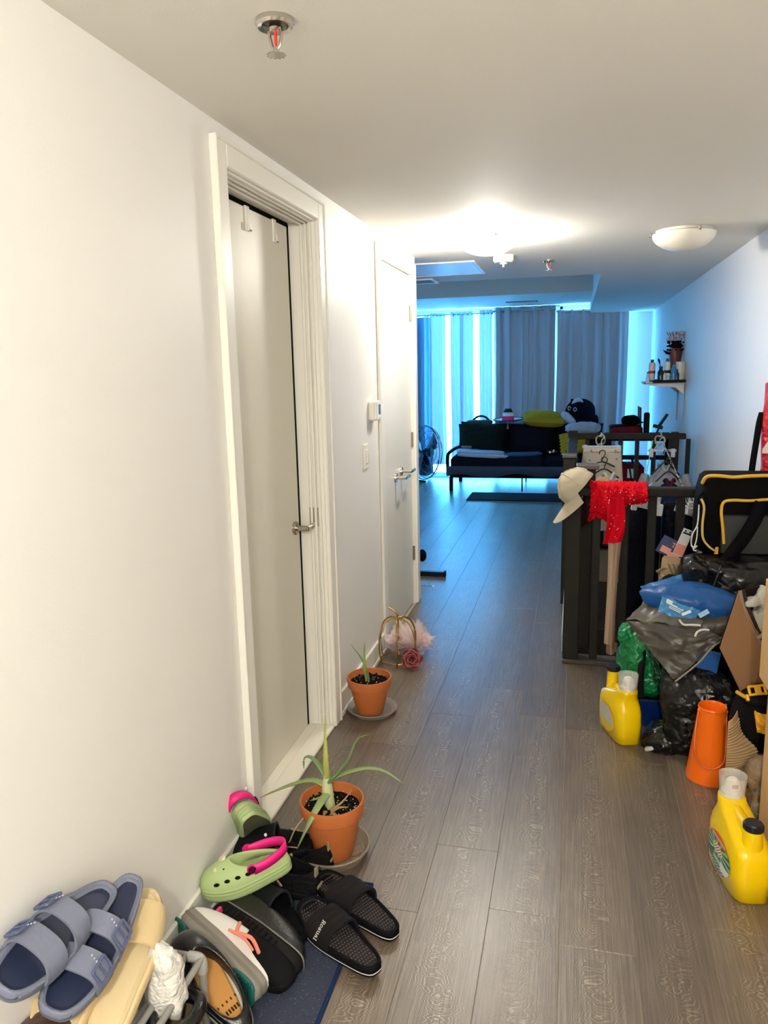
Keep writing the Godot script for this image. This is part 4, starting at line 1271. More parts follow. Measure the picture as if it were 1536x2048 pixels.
	for s in [[.36, "navy trousers hanging behind the second front baluster gap"], [.53, "navy trousers hanging behind front rail near the bags"]]:
		var tr := thing("navy_trousers", s[1], "trousers", V(s[0], .1, -4.0), "")
		for q in [-1, 1]:
			var lg := []
			for k in 9:
				lg.append(V(s[0] + q * (.035 + .005 * k / 8.0), .76 - k * .075, -4.0 + .01 * sin(k)))
			part("trouser_leg", G.new().tube(lg, [.04, .045, .046, .046, .045, .044, .043, .042, .041], 12), nav, tr)
		part("waistband", G.new().ab(V(s[0] - .08, .74, -4.03), V(s[0] + .08, .775, -3.97), .01), nav, tr)
	for s in [[.36, .772, .0, "white card clip hanger with black print, left of two"], [.56, .745, -.08, "white card clip hanger printed with a bold letter B"]]:
		var at := V(s[0], s[1], -3.93)
		var ch := thing("clip_hanger", s[3], "hanger", at, "white card hangers behind the front rail")
		part("card", G.new().box(Vector3.ZERO, V(.13, .045, .004), .001, Transform3D(Basis(V(0, 0, 1), -.22 + s[2]), at)), M("d8d8da", 0.4), ch)
		part("clip", G.new().box(Vector3.ZERO, V(.03, .06, .016), .004, Transform3D(Basis(V(0, 0, 1), -.1), at + V(-.055 + s[2], .0, .006))), M("e2e2e4", 0.3), ch)
		part("clip", G.new().box(Vector3.ZERO, V(.035, .065, .016), .004, Transform3D(Basis(V(0, 0, 1), -.1), at + V(.05 + s[2] * .5, .015, .008))), M("e2e2e4", 0.3), ch)
		lettering("lettering", "68" if s[0] < .4 else "B", .045, M("101014", 0.6), ch, Transform3D(Basis(V(0, 0, 1), -.22), at + V(.03, -.012, .004)), "Droid Sans", "bold black print")
		part("wire_hook", G.new().tube(curve([at + V(0, .02, 0), at + V(.01, .08, -.02), at + V(.03, .1, -.05)]), .003, 6), M("c8ccd2", 0.3, .8), ch)
	var wh := thing("wire_hangers", "bunch of bluish wire hangers under the front rail by bag", "hangers", V(.57, .8, -3.9))
	for k in 6:
		part("hanger_wire", G.new().tube(curve([V(.52 + k * .012, .85, -3.86 - k * .02), V(.53 + k * .014, .79, -3.86 - k * .02), V(.56 + k * .014, .765, -3.86 - k * .02), V(.6 + k * .01, .8, -3.86 - k * .02), V(.6 + k * .008, .85, -3.86 - k * .02)]), .0028, 6), M("a9b9cc" if k % 2 else "d5d3cf", 0.4), wh)
	# ---- retail card, white tag and tan pouch poking through the balusters
	var rc := thing("printed_card", "navy card with coral lettering poking out beside the baluster", "card", V(.44, .6, -3.62))
	var rx := Transform3D(Basis(V(0, 0, 1), -.45) * Basis(V(0, 1, 0), -.15), V(.445, .625, -3.62))
	part("card_sheet", G.new().box(Vector3.ZERO, V(.1, .085, .006), .001, rx), M("14245c", 0.4), rc)
	lettering("lettering", "TI", .03, M("f0a89c", 0.5), rc, rx * T(V(.015, .018, .004)), "Droid Serif", "coral lettering")
	part("picture_patch", G.new().box(V(-.012, -.018, .004), V(.045, .03, .002), 0, rx).box(V(.03, -.03, .004), V(.05, .03, .002), 0, rx), M("e59a8c", 0.5), rc, "coral printed patch")
	var wt := thing("white_tag", "white and coral swing tag standing by leather bag", "tag", V(.5, .66, -3.6))
	var wx := Transform3D(Basis(V(0, 0, 1), -.35), V(.497, .655, -3.6))
	part("tag_sheet", G.new().box(Vector3.ZERO, V(.045, .13, .004), .001, wx), M("dcd8dc", 0.4), wt)
	part("coral_print", G.new().box(V(0, -.035, .003), V(.042, .05, .002), 0, wx), M("e8927c", 0.5), wt)
	part("tag_eyelet", G.new().box(V(0, .045, .003), V(.035, .008, .002), 0, wx).box(V(-.01, .055, .003), V(.008, .008, .002), 0, wx).box(V(.01, .055, .003), V(.008, .008, .002), 0, wx), M("22304e", 0.5), wt)
	var tp := thing("tan_pouch", "tan paper pouch with gold zip pull behind blue bag", "pouch", V(.46, .4, -3.58))
	part("pouch_body", G.new().pillow(Transform3D(Basis(V(0, 0, 1), -.1), V(.455, .49, -3.6)), .11, .2, .06, 12, .5), M("b09a78", 0.8, 0, "crumple", 4.0), tp)
	part("pleat", G.new().tube([V(.435, .56, -3.57), V(.475, .46, -3.56)], .003, 6).tube([V(.455, .56, -3.57), V(.492, .47, -3.56)], .003, 6), M("7d6c52", 0.8), tp)
	part("zip_pull", G.new().box(Vector3.ZERO, V(.04, .014, .004), .002, Transform3D(Basis(V(0, 0, 1), .5), V(.402, .53, -3.57))).tube([V(.418, .538, -3.572), V(.436, .548, -3.575)], .003, 6), M("cdbf8a", 0.3, .8), tp)

func rrect(cx: float, cz: float, hx: float, hz: float, y: float, e := 0.45, n := 32) -> PackedVector3Array:
	var r := PackedVector3Array()
	for i in n:
		var a := TAU * i / n
		r.append(V(cx + hx * signf(cos(a)) * pow(absf(cos(a)), e), y, cz + hz * signf(sin(a)) * pow(absf(sin(a)), e)))
	return r

func label_texture(front: bool) -> ImageTexture:
	var w := 128
	var h := 192
	var im := Image.create(w, h, false, Image.FORMAT_RGBA8)
	for y in h:
		for x in w:
			var p := Vector2((x - 64) / 60.0, (y - 96) / 92.0)
			var c := Color(0, 0, 0, 0)
			if front:
				var q := Vector2(x - 62, y - 82)
				var a := q.angle()
				c = Color("1c5a3e") if fposmod(a * 6.0 / PI, 1.0) < .5 else Color("8fbfa0")
				if q.length() < 26:
					c = Color("e8c878")
				if q.length() < 21:
					c = Color("7a3420") if int(x * .35 + y * .2) % 3 == 0 else Color("e9ddc8")
				if y > 118:
					c = Color("1f5d40").lerp(Color("3f8f68"), (x / 128.0))
				if y < 40:
					c = Color("d8492c")
				if y < 32 and y > 20 and x > 30 and x < 100:
					c = Color("f0b0a0")
				if y > 128 and y < 150 and x > 40 and x < 84 and (x + y * 2) % 7 < 4:
					c = Color("e6efe4")
				if y > 120 and y < 162 and x > 78:
					c = Color("dfe3e0")
				if y > 160 and y < 178:
					c = Color("16335a") if (x + y) % 11 < 6 else Color("d8dfe8")
			else:
				c = Color("f2cf10")
				if p.length() < .93 and y < 128:
					c = Color("d6d3c2")
					if (y % 9) < 4 and (x * 7 + (y / 9) * 13) % 11 < 7:
						c = Color("8b8878")
				elif (y % 8) < 2 and x > 18 and x < 110:
					c = Color("9c8a14")
			if p.length() > 1.0:
				c = Color(0, 0, 0, 0)
			im.set_pixel(x, y, c)
	return ImageTexture.create_from_image(im)

# detergent jug: body along z, main neck with clear cap at zc, small capped spout at zs
func jug(label: String, at: Vector3, turn: float, L: float, H: float, front: bool) -> void:
	var o := thing("detergent_jug", label, "jug", at, "yellow detergent jugs", false)
	o.rotation.y = turn
	var ye := M("f2cc00", 0.28)
	var zc := L * .30 * (-1.0 if front else 1.0)
	var zs := L * .34 * (1.0 if front else -1.0)
	var rows := []
	for s in [[0.0, .046, .46, 0.0], [.012, .052, .5, 0.0], [.3, .056, .5, 0.0], [.5, .055, .49, 0.0], [.6, .052, .46, 0.0], [.68, .047, .36, .18], [.76, .042, .24, .62], [.82, .038, .16, .95], [.87, .036, .036 / L, 1.0], [.88, .032, .032 / L, 1.0]]:
		rows.append(rrect(0, zc * s[3], s[1], L * s[2], H * .85 * s[0] / .88, .5 if s[0] < .7 else .85, 36))
	part("bottle_body", G.new().skin(rows, true, true, true), ye, o)
	# the small spout tower and the hand grip bridging both necks
	var sp := G.new()
	var th := 0.0 if front else .03
	sp.tube([V(0, H * .45, zs * .8), V(0, H * .62, zs), V(0, H * .74 + th, zs), V(0, H * .80 + th, zs)], [.034, .027, .024, .022], 18)
	part("spout_tower", sp, ye, o)
	part("grip", G.new().tube(curve([V(0, H * .62, zs), V(0, H * .70, zs * .55), V(0, H * .72, 0.0), V(0, H * .74, zc * .6), V(0, H * .66, zc)]), .017, 12), ye, o)
	var cap := G.new().lathe([Vector2(0, H * .80), Vector2(.0245, H * .80), Vector2(.025, H * .87), Vector2(.022, H * .885), Vector2(0, H * .885)], 24, T(V(0, th, zs)))
	for k in 20:
		var a := TAU * k / 20
		cap.box(V(.025 * cos(a), H * .835 + th, zs + .025 * sin(a)), V(.003, H * .06, .003))
	part("screw_cap", cap, M("121624", 0.35), o, "dark navy screw cap")
	var y0 := H * .84
	part("pour_spout", G.new().lathe([Vector2(.03, y0), Vector2(.03, y0 + .014), Vector2(.022, y0 + .02), Vector2(.018, y0 + .045), Vector2(.012, y0 + .052), Vector2(0, y0 + .052)], 24, T(V(0, 0, zc))), M("f1ece2", 0.35), o, "white pour spout")
	if front:
		part("red_mark", G.new().box(V(.0, y0 + .035, zc + .0195), V(.018, .012, .002), .0008, T(Vector3.ZERO)), M("c8384a", 0.5), o)
	part("clear_cap", G.new().lathe([Vector2(.034, y0 - .004), Vector2(.0355, y0 + .01), Vector2(.038, y0 + .058), Vector2(.0385, y0 + .064), Vector2(.0365, y0 + .064), Vector2(.036, y0 + .058), Vector2(.0335, y0 + .01)], 32, T(V(0, 0, zc))), clear("f4f4ee", 0.28, 0.08), o, "clear measuring cap")
	var lm := StandardMaterial3D.new()
	lm.albedo_texture = label_texture(front)
	lm.transparency = BaseMaterial3D.TRANSPARENCY_ALPHA_SCISSOR
	lm.roughness = 0.35
	lm.cull_mode = BaseMaterial3D.CULL_DISABLED
	var lf := func(u: float, v: float) -> Vector3:
		var z := lerpf(-.36 * L, .36 * L, u)
		var e := pow(1 - pow(minf(1, absf(z) / (L * .5)), 4.0), .25)
		return V(-.0565 * e - .0015, lerpf(.52, .07, v) * H, z)
	part("label", G.new().sheet(lf, 12, 6), lm, o, "green striped oval label" if front else "white oval label with small print")

func quadsheet(a: Vector3, b: Vector3, c: Vector3, d: Vector3, bulge: Vector3, amp: float, sd: int, nu := 24, nv := 18, th := .004) -> G:
	var n := FastNoiseLite.new()
	n.seed = sd; n.frequency = 2.2; n.fractal_octaves = 3
	var f := func(u: float, v: float) -> Vector3:
		var p := a.lerp(b, u).lerp(d.lerp(c, u), v)
		return p + bulge * (sin(u * PI) * sin(v * PI)) + bulge.normalized() * amp * n.get_noise_2d(u, v)
	return G.new().sheet(f, nu, nv, th)

func pile() -> void:
	# ---- wooden shelf unit at the right edge
	var pine := M("dab074", 0.5, 0, "grain", 2.0, 0.6).duplicate() as StandardMaterial3D
	pine.uv1_scale = V(6, 1.0, 6)
	var ws := thing("wooden_cabinet", "light pine cabinet cut by the picture's right edge", "cabinet", V(.57, 0, -2.3))
	part("side_panel", G.new().ab(V(.575, 0, -2.31), V(.597, .54, -1.5), .002), pine, ws)
	part("top_panel", G.new().ab(V(.55, .54, -2.32), V(.572, .84, -1.5), .002), pine, ws)
	part("shelf_board", G.new().ab(V(.597, .3, -2.3), V(.92, .32, -1.5), .002).ab(V(.572, .54, -2.31), V(.92, .562, -1.5), .002).ab(V(.572, .82, -2.31), V(.92, .84, -1.5), .002), pine, ws)
	part("back_panel", G.new().ab(V(.9, 0, -2.31), V(.925, .84, -1.5), .002), pine, ws)
	single("grey_knit", "grey knitted bundle lying on the pine cabinet's top", "cloth", G.new().lump(T(V(.685, .91, -2.2)), V(.13, .068, .1), .8, .06, 9.0, 5), M("77777b", 0.95, 0, "leather", 12.0, 2.0), V(.685, .842, -2.2))
	# ---- jugs
	jug("yellow detergent jug with green label standing nearest by the cabinet", V(.487, 0, -2.14), .17, .245, .252, true)
	jug("yellow detergent jug with white oval label beside the blue bin", V(.207, 0, -2.99), .32, .235, .252, false)
	# ---- blue bin with see-through side
	var bn := thing("blue_bin", "dark blue translucent plastic bin under the green bag", "bin", V(.36, 0, -3.15))
	var bp := clear("0b2a66", 0.82, 0.12)
	part("bin_wall", G.new().ab(V(.275, 0, -3.07), V(.47, .115, -3.064), .002).ab(V(.275, 0, -3.32), V(.281, .115, -3.07), .002).ab(V(.464, 0, -3.32), V(.47, .115, -3.07), .002).ab(V(.275, 0, -3.32), V(.47, .006, -3.064), .002).ab(V(.275, 0, -3.326), V(.47, .115, -3.32), .002), bp, bn)
	part("rim", G.new().ab(V(.27, .108, -3.062), V(.475, .118, -3.056), .002), M("0c2350", 0.3), bn)
	for k in 7:
		part("small_bottle", G.new().lathe([Vector2(0, 0), Vector2(.011, 0), Vector2(.011, .045), Vector2(.005, .055), Vector2(.005, .07), Vector2(0, .07)], 10, T(V(.295 + k * .025, .008, -3.085 - .012 * (k % 2)))), M("9fc4dd", 0.15), bn)
	# ---- green bag
	var gb := thing("green_bag", "shiny green plastic bag with dark straps on the blue bin", "bag", V(.31, .12, -3.16))
	var gm := M("0c7a42", 0.28, 0, "crumple", 2.2, 1.4)
	part("bag_body", G.new().lump(Transform3D(Basis(V(0, 0, 1), -.12), V(.315, .255, -3.16)), V(.11, .14, .1), .6, .07, 6.0, 7, 44, 26), gm, gb)
	part("bag_corner", G.new().lump(Transform3D(Basis(V(0, 0, 1), -.5), V(.25, .36, -3.13)), V(.06, .045, .05), .8, .05, 9.0, 3), gm, gb)
	part("strap", G.new().strap(curve([V(.268, .39, -3.09), V(.29, .32, -3.05), V(.285, .22, -3.04), V(.29, .14, -3.045)]), V(.026, 0, 0), .003), M("1a1717", 0.5), gb)
	part("strap", G.new().strap(curve([V(.35, .36, -3.07), V(.35, .26, -3.045), V(.375, .16, -3.05), V(.4, .14, -3.06)]), V(.03, .01, 0), .003), M("1a1717", 0.5), gb)
	part("loose_fold", quadsheet(V(.31, .34, -3.05), V(.39, .3, -3.05), V(.43, .14, -3.04), V(.34, .2, -3.03), V(0, 0, .03), .03, 4), M("0b3a24", 0.3, 0, "crumple", 2.2, 1.4), gb)
	var wr := []
	for k in 18:
		var a := TAU * k / 18
		wr.append(V(.222 + .024 * cos(a), .17 + .03 * sin(a), -3.2))
	single("white_ring", "white plastic ring handle leaning against the green bag", "ring", G.new().tube(wr, .0055, 8, false, true), M("d9dbdc", 0.35), V(.222, .14, -3.2))
	# ---- dark bags behind and in front
	var plastic := M("0e0f11", 0.3, 0, "crumple", 1.6, 1.2)
	var b1 := thing("black_bin_bag", "glossy black bin bag sagging on the floor behind orange bucket", "bag", V(.47, 0, -2.95))
	part("bag_body", G.new().lump(T(V(.488, .15, -2.93)), V(.14, .17, .14), .72, .05, 5.0, 11, 44, 26), plastic, b1)
	part("bag_tail", G.new().lump(Transform3D(Basis(V(0, 0, 1), .35), V(.40, .05, -2.9)), V(.115, .055, .08), .8, .05, 9.0, 5), plastic, b1)
	part("painted_glint", G.new().lump(Transform3D(Basis(V(0, 0, 1), .5), V(.31, .012, -2.85)), V(.02, .008, .014), .7, .02, 20.0, 8), M("b9b9b6", 0.15), b1, "pale spot painted as a glint on the bag tail")  # small pale lump paints a highlight onto the black plastic
	single("black_jacket", "heap of black cloth filling the pile behind the brown box", "clothing", G.new().lump(T(V(.75, .2, -2.98)), V(.13, .2, .2), .6, .06, 5.0, 15, 40, 24), M("0d0e10", 0.85, 0, "soft", 3.0), V(.75, 0, -2.98))
	single("black_duffel", "black duffel at the bottom of the pile under the grey bag", "bag", G.new().lump(T(V(.56, .26, -3.44)), V(.2, .255, .19), .55, .1, 4.0, 18, 40, 24), M("0c0d0f", 0.7, 0, "soft", 3.0), V(.6, 0, -3.42))
	single("blue_folder", "bright blue plastic folder wedged between black bags", "folder", G.new().box(Vector3.ZERO, V(.075, .14, .008), .002, Transform3D(Basis(V(0, 0, 1), -.18) * Basis(V(1, 0, 0), -.15), V(.508, .325, -2.91))), M("10539c", 0.35), V(.487, .22, -2.83))
	var bo := thing("bone_clip", "white bone shaped plastic piece between green and black bags", "clip", V(.42, .13, -2.98))
	part("clip_body", G.new().box(Vector3.ZERO, V(.045, .016, .01), .005, Transform3D(Basis(V(0, 0, 1), .2), V(.415, .168, -2.99))), M("9a958a", 0.5), bo)
	part("clip_prong", G.new().box(Vector3.ZERO, V(.025, .007, .008), .002, Transform3D(Basis(V(0, 0, 1), .55), V(.445, .182, -2.99))).box(Vector3.ZERO, V(.025, .007, .008), .002, Transform3D(Basis(V(0, 0, 1), -.05), V(.447, .17, -2.99))), M("9a958a", 0.5), bo)
	# ---- grey vinyl bag whose flap hangs forward
	var vinyl := M("454039", 0.38, 0, "crumple", 1.2, 0.25)
	var gv := thing("grey_vinyl_bag", "shiny grey vinyl bag with pointed flap over the green bag", "bag", V(.42, .42, -3.15))
	part("flap", quadsheet(V(.218, .475, -2.97), V(.48, .475, -2.95), V(.552, .455, -2.90), V(.391, .285, -2.86), V(0, .012, .03), .018, 6, 30, 24, .004), vinyl, gv)
	part("bag_top", quadsheet(V(.218, .477, -2.97), V(.48, .477, -2.95), V(.6, .48, -3.2), V(.31, .50, -3.2), V(0, .03, .0), .02, 9, 28, 18, .004), M("66615a", 0.34, 0, "crumple", 1.2, 0.25), gv)
	part("drawstring", G.new().tube(curve([V(.405, .505, -2.93), V(.42, .488, -2.925), V(.45, .49, -2.92), V(.48, .488, -2.925)]), .0042, 7).tube(curve([V(.508, .478, -2.905), V(.485, .48, -2.90), V(.466, .472, -2.895), V(.458, .455, -2.89)]), .0042, 7), M("d9d6cc", 0.6), gv)
	part("flap_edge", G.new().tube(curve([V(.391, .285, -2.857), V(.47, .36, -2.868), V(.52, .42, -2.885), V(.60, .46, -2.94)]), .004, 6), M("8d867a", 0.4), gv)
	part("gusset", G.new().lump(T(V(.57, .455, -3.1)), V(.12, .06, .12), .6, .04, 8.0, 4), vinyl, gv)
	# ---- blue tote lying on its side
	var bl := M("0b4f94", 0.42, 0, "soft", 3.0, .8)
	var bt := thing("blue_tote", "bright blue shopping tote lying folded under black leather bag", "bag", V(.48, .48, -3.16))
	part("bag_body", G.new().lump(Transform3D(Basis(V(0, 0, 1), -.2) * Basis(V(1, 0, 0), -.35), V(.50, .515, -3.09)), V(.225, .085, .1), 1.2, .05, 4.0, 4, 44, 24), bl, bt)
	part("bag_mouth", quadsheet(V(.277, .575, -3.12), V(.445, .615, -3.2), V(.5, .54, -3.07), V(.34, .515, -3.03), V(0, .02, .03), .02, 5), M("1e68ac", 0.42, 0, "soft", 3.0, .8), bt)
	part("print_panel", quadsheet(V(.355, .575, -3.03), V(.50, .54, -3.0), V(.455, .465, -2.99), V(.335, .51, -3.0), V(0, .008, .012), .012, 8, 18, 12, .002), M("3f86bf", 0.35), bt, "paler blue printed panel")
	var px := Transform3D(Basis(V(0, 0, 1), -.45) * Basis(V(1, 0, 0), -.5), V(.40, .535, -2.992))
	part("white_print", G.new().box(V(-.005, .0, 0), V(.07, .006, .002), 0, px).box(V(-.03, .008, 0), V(.024, .012, .002), 0, px).box(V(.0, -.008, 0), V(.05, .003, .002), 0, px).box(V(.0, -.014, 0), V(.046, .003, .002), 0, px).box(Vector3.ZERO, V(.036, .011, .002), 0, Transform3D(Basis(V(0, 0, 1), .45) * Basis(V(1, 0, 0), -.5), V(.437, .515, -2.985))), M("dfe8f0", 0.5), bt)
	part("side_print", G.new().box(Vector3.ZERO, V(.04, .018, .002), 0, Transform3D(Basis(V(0, 0, 1), .6) * Basis(V(1, 0, 0), -.4), V(.50, .515, -2.99))), M("9cc0dd", 0.5), bt)
	# ---- black leather bag
	var le := thing("leather_bag", "shiny crumpled black leather bag beneath the yellow trimmed bag", "bag", V(.62, .52, -3.27))
	part("bag_body", G.new().lump(T(V(.66, .578, -3.27)), V(.205, .095, .15), .55, .06, 6.0, 9, 48, 28), M("0a0a0b", 0.28, 0, "crumple", 1.2, 0.5), le)
	part("bag_end", G.new().lump(Transform3D(Basis(V(0, 0, 1), .15), V(.49, .615, -3.2)), V(.05, .075, .09), .6, .05, 9.0, 2), M("101010", 0.26, 0, "crumple", 1.2, 0.5), le)
	part("strap", G.new().strap(curve([V(.57, .66, -3.12), V(.54, .58, -3.09), V(.52, .55, -3.085), V(.48, .52, -3.08), V(.43, .535, -3.085)]), V(.012, .034, 0), .004), M("161515", 0.35), le)
	part("emblem", G.new().prism(PackedVector2Array([Vector2(-.014, .01), Vector2(.014, .01), Vector2(.002, -.012)]), .002, Transform3D(Basis(V(1, 0, 0), -.1), V(.535, .57, -3.105))), M("8a2c32", 0.5), le, "small dull red emblem")
	lettering("lettering", "ort", .022, M("8a2c32", 0.5), le, Transform3D(Basis(V(1, 0, 0), -.1), V(.565, .55, -3.105)), "Droid Sans", "dull red lettering")
	# ---- sports bag with yellow zips
	var nb := M("070709", 0.8, 0, "cloth", 8.0, .4)
	var yz := M("d8a52e", 0.5)
	var sbag := thing("sports_bag", "large black bag with yellow piping on top of pile", "bag", V(.72, .67, -3.42))
	var rows := []
	for s in [[.665, .17, .10], [.68, .2, .12], [.75, .205, .125], [.85, .205, .125], [.93, .2, .115], [.985, .19, .095], [1.0, .175, .075]]:
		rows.append(rrect(.722, -3.43, s[1] * 1.0, s[2], s[0], .32, 40))
	part("bag_body", G.new().skin(rows, true, true, true), nb, sbag)
	part("top_piping", G.new().tube(curve([V(.528, .965, -3.36), V(.54, .995, -3.335), V(.58, 1.0, -3.33), V(.64, .995, -3.328), V(.7, 1.0, -3.33), V(.8, 1.003, -3.335), V(.9, 1.0, -3.35)]), .0075, 8), yz, sbag)
	part("front_panel", G.new().ab(V(.6, .68, -3.306), V(.915, .845, -3.29), .006), M("1b1d1c", 0.4, 0, "leather", 10.0, .6), sbag)
	var pk := part("pocket", G.new().ab(V(.585, .69, -3.312), V(.92, .905, -3.296), .008), nb, sbag)
	part("pocket_zip", G.new().tube(curve([V(.612, .725, -3.287), V(.604, .79, -3.287), V(.595, .86, -3.287), V(.603, .898, -3.288), V(.64, .906, -3.29), V(.7, .905, -3.29), V(.78, .912, -3.29), V(.9, .915, -3.29)]), .0062, 8), yz, pk)
	part("zip_pull", G.new().box(V(.586, .695, -3.287), V(.012, .03, .006), .002).lathe([Vector2(0, -.006), Vector2(.009, 0), Vector2(0, .008)], 10, T(V(.583, .682, -3.287))), yz, pk)
	part("side_piping", G.new().tube(curve([V(.52, .905, -3.32), V(.533, .87, -3.315), V(.53, .8, -3.315), V(.535, .74, -3.312), V(.56, .705, -3.308), V(.59, .685, -3.305)]), .005, 8), M("cdb06a", 0.5), sbag)
	part("shoulder_strap", G.new().strap(curve([V(.74, .9, -3.27), V(.72, .84, -3.262), V(.68, .76, -3.255), V(.63, .68, -3.25), V(.56, .6, -3.13), V(.52, .57, -3.09)]), V(.048, -.022, 0), .005), M("0b0b0d", 0.8), sbag)
	part("strap_loop", G.new().tube(curve([V(.53, .93, -3.34), V(.512, .91, -3.33), V(.513, .885, -3.33), V(.528, .87, -3.33)]), .004, 6), nb, sbag)
	part("handle", G.new().tube(curve([V(.82, 1.0, -3.38), V(.84, 1.02, -3.36), V(.9, 1.02, -3.36), V(.93, 1.0, -3.38)]), .012, 8), M("0b0b0d", 0.6), sbag)
	var lc := thing("white_lace", "white lace dangling at the left side of sports bag", "lace", V(.51, .7, -3.3))
	part("lace_loop", G.new().tube(curve([V(.515, .88, -3.33), V(.51, .8, -3.31), V(.492, .76, -3.3), V(.488, .72, -3.3), V(.498, .7, -3.3), V(.508, .74, -3.3), V(.51, .79, -3.305)]), .0028, 6), M("d6d4d0", 0.7), lc)
	part("lace_knot", G.new().tube(curve([V(.486, .712, -3.295), V(.5, .704, -3.29), V(.51, .712, -3.29), V(.496, .696, -3.29), V(.508, .69, -3.29)]), .0032, 6), M("d6d4d0", 0.7), lc)
	# ---- red rolled carrier standing by the wall
	var rb := thing("red_carrier_bag", "tall red rolled nylon carrier bag standing by right wall", "bag", V(.862, 0, -3.645))
	var rt := []
	var rr := []
	for k in 16:
		rt.append(V(.862 + .003 * sin(k * 1.3), .02 + 1.343 * k / 15.0, -3.645))
		rr.append(.056 + .004 * sin(k * 2.1))
	rt.append(V(.862, 1.376, -3.645))
	rr.append(.045)
	part("sleeve", G.new().tube(rt, rr, 26), M("c01528", 0.4, 0, "crumple", 2.0, .8), rb)
	part("white_print", G.new().prism(PackedVector2Array([Vector2(-.03, -.08), Vector2(.02, -.08), Vector2(.03, .05), Vector2(.045, .08), Vector2(.015, .08), Vector2(.012, .03), Vector2(-.005, -.02), Vector2(-.028, -.06)]), .003, Transform3D(Basis(V(0, 1, 0), -.35), V(.829, 1.145, -3.588))), M("e4cfc4", 0.6), rb, "pale flared print")
	part("carry_strap", G.new().strap(curve([V(.801, 1.24, -3.645), V(.79, 1.194, -3.635), V(.783, 1.112, -3.635), V(.775, 1.02, -3.635), V(.77, .9, -3.645)]), V(.026, 0, 0.0), .004), M("121214", 0.8), rb, "black webbing strap")
	# ---- tilted brown fibreboard box with clothes spilling
	var Tp := V(.553, .695, -2.68)
	var Lp := V(.494, .513, -2.62)
	var Bp := V(.587, .321, -2.60)
	var Rp := V(.64, .50, -2.655)
	var D := V(.19, .02, -.13)
	var bb := thing("brown_box", "brown fibreboard box tipped on edge with clothes inside", "box", V(.6, .32, -2.62))
	var bm := M("8a6442", 0.75, 0, "grain", 8.0, .5)
	var nrm := (Tp - Lp).cross(Bp - Lp).normalized() * .008
	part("front_board", quadsheet(Tp, Lp, Bp, Rp, nrm.normalized() * .001, 0.0, 1, 4, 4, .007), bm, bb)
	part("back_board", quadsheet(Tp + D, Lp + D, Bp + D, Rp + D, nrm.normalized() * .001, 0.0, 1, 4, 4, .007), bm, bb)
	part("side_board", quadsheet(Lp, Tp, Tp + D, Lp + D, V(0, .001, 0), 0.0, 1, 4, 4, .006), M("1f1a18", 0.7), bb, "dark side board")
	part("bottom_board", quadsheet(Lp, Bp, Bp + D, Lp + D, V(0, .001, 0), 0.0, 1, 4, 4, .006), bm, bb)
	part("end_board", quadsheet(Bp, Rp, Rp + D, Bp + D, V(0, .001, 0), 0.0, 1, 4, 4, .006), bm, bb)
	var off1 := V(.004, .004, .004)
	part("rim_binding", G.new().tube(curve([Tp + off1, Tp.lerp(Rp, .35) + V(-.006, -.006, .004), Tp.lerp(Rp, .7) + V(-.004, -.006, .004), Rp + off1]), .0065, 8), M("8b7568", 0.6), bb, "pale bound rim")
	part("inner_binding", G.new().tube(curve([Tp + V(.014, .004, -.006), Tp.lerp(Rp, .35) + V(.01, -.002, -.004), Tp.lerp(Rp, .7) + V(.011, -.002, -.004), Rp + V(.012, 0, -.004)]), .006, 8), M("3a302b", 0.6), bb, "dark inner rim")
	single("white_cloth", "crumpled white garment on top inside the brown box", "clothing", G.new().lump(Transform3D(Basis(V(0, 0, 1), -.3), V(.66, .66, -2.71)), V(.055, .035, .05), .7, .03, 14.0, 3).lump(Transform3D(Basis(V(0, 0, 1), .2), V(.605, .662, -2.69)), V(.03, .014, .03), .7, .02, 20.0, 5).lump(T(V(.625, .585, -2.70)), V(.028, .05, .035), .7, .03, 18.0, 6), M("c9c6ba", 0.85, 0, "soft", 6.0), V(.645, .62, -2.70))
	single("red_cloth", "red garment peeking out of the brown box", "clothing", G.new().lump(Transform3D(Basis(V(0, 0, 1), -.4), V(.672, .545, -2.69)), V(.04, .045, .045), .8, .04, 14.0, 3), M("b01028", 0.7, 0, "soft", 6.0), V(.66, .51, -2.68))
	single("pink_cloth", "pale pink garment under the red one in brown box", "clothing", G.new().lump(Transform3D(Basis(V(0, 0, 1), -.6), V(.678, .512, -2.665)), V(.035, .02, .03), .8, .03, 16.0, 4), M("d7a9b6", 0.8, 0, "soft", 6.0), V(.665, .49, -2.655))
	single("beige_strap", "pale beige strap crossing the red garment in box", "strap", G.new().strap(curve([V(.612, .55, -2.635), V(.635, .575, -2.625), V(.665, .605, -2.62), V(.7, .625, -2.62)]), V(.006, -.012, 0), .003), M("a99a8d", 0.7), V(.65, .55, -2.63))
	# ---- black and yellow tool bag
	var tb := thing("tool_bag", "black and yellow tool bag behind the pine cabinet's edge", "bag", V(.62, .19, -2.52))
	part("bag_body", G.new().lump(Transform3D(Basis(V(0, 0, 1), -.25), V(.645, .29, -2.6)), V(.1, .1, .085), .7, .03, 7.0, 5), M("0e0f12", 0.8, 0, "soft", 4.0), tb)
	part("yellow_panel", quadsheet(V(.588, .345, -2.508), V(.66, .335, -2.498), V(.66, .268, -2.498), V(.60, .276, -2.505), V(0, 0, .012), .008, 3), M("e0a00c", 0.6, 0, "soft", 5.0), tb, "yellow fabric panel")
	var kx := Transform3D(Basis(V(0, 0, 1), .2) * Basis(V(1, 0, 0), -.5), V(.60, .405, -2.54))
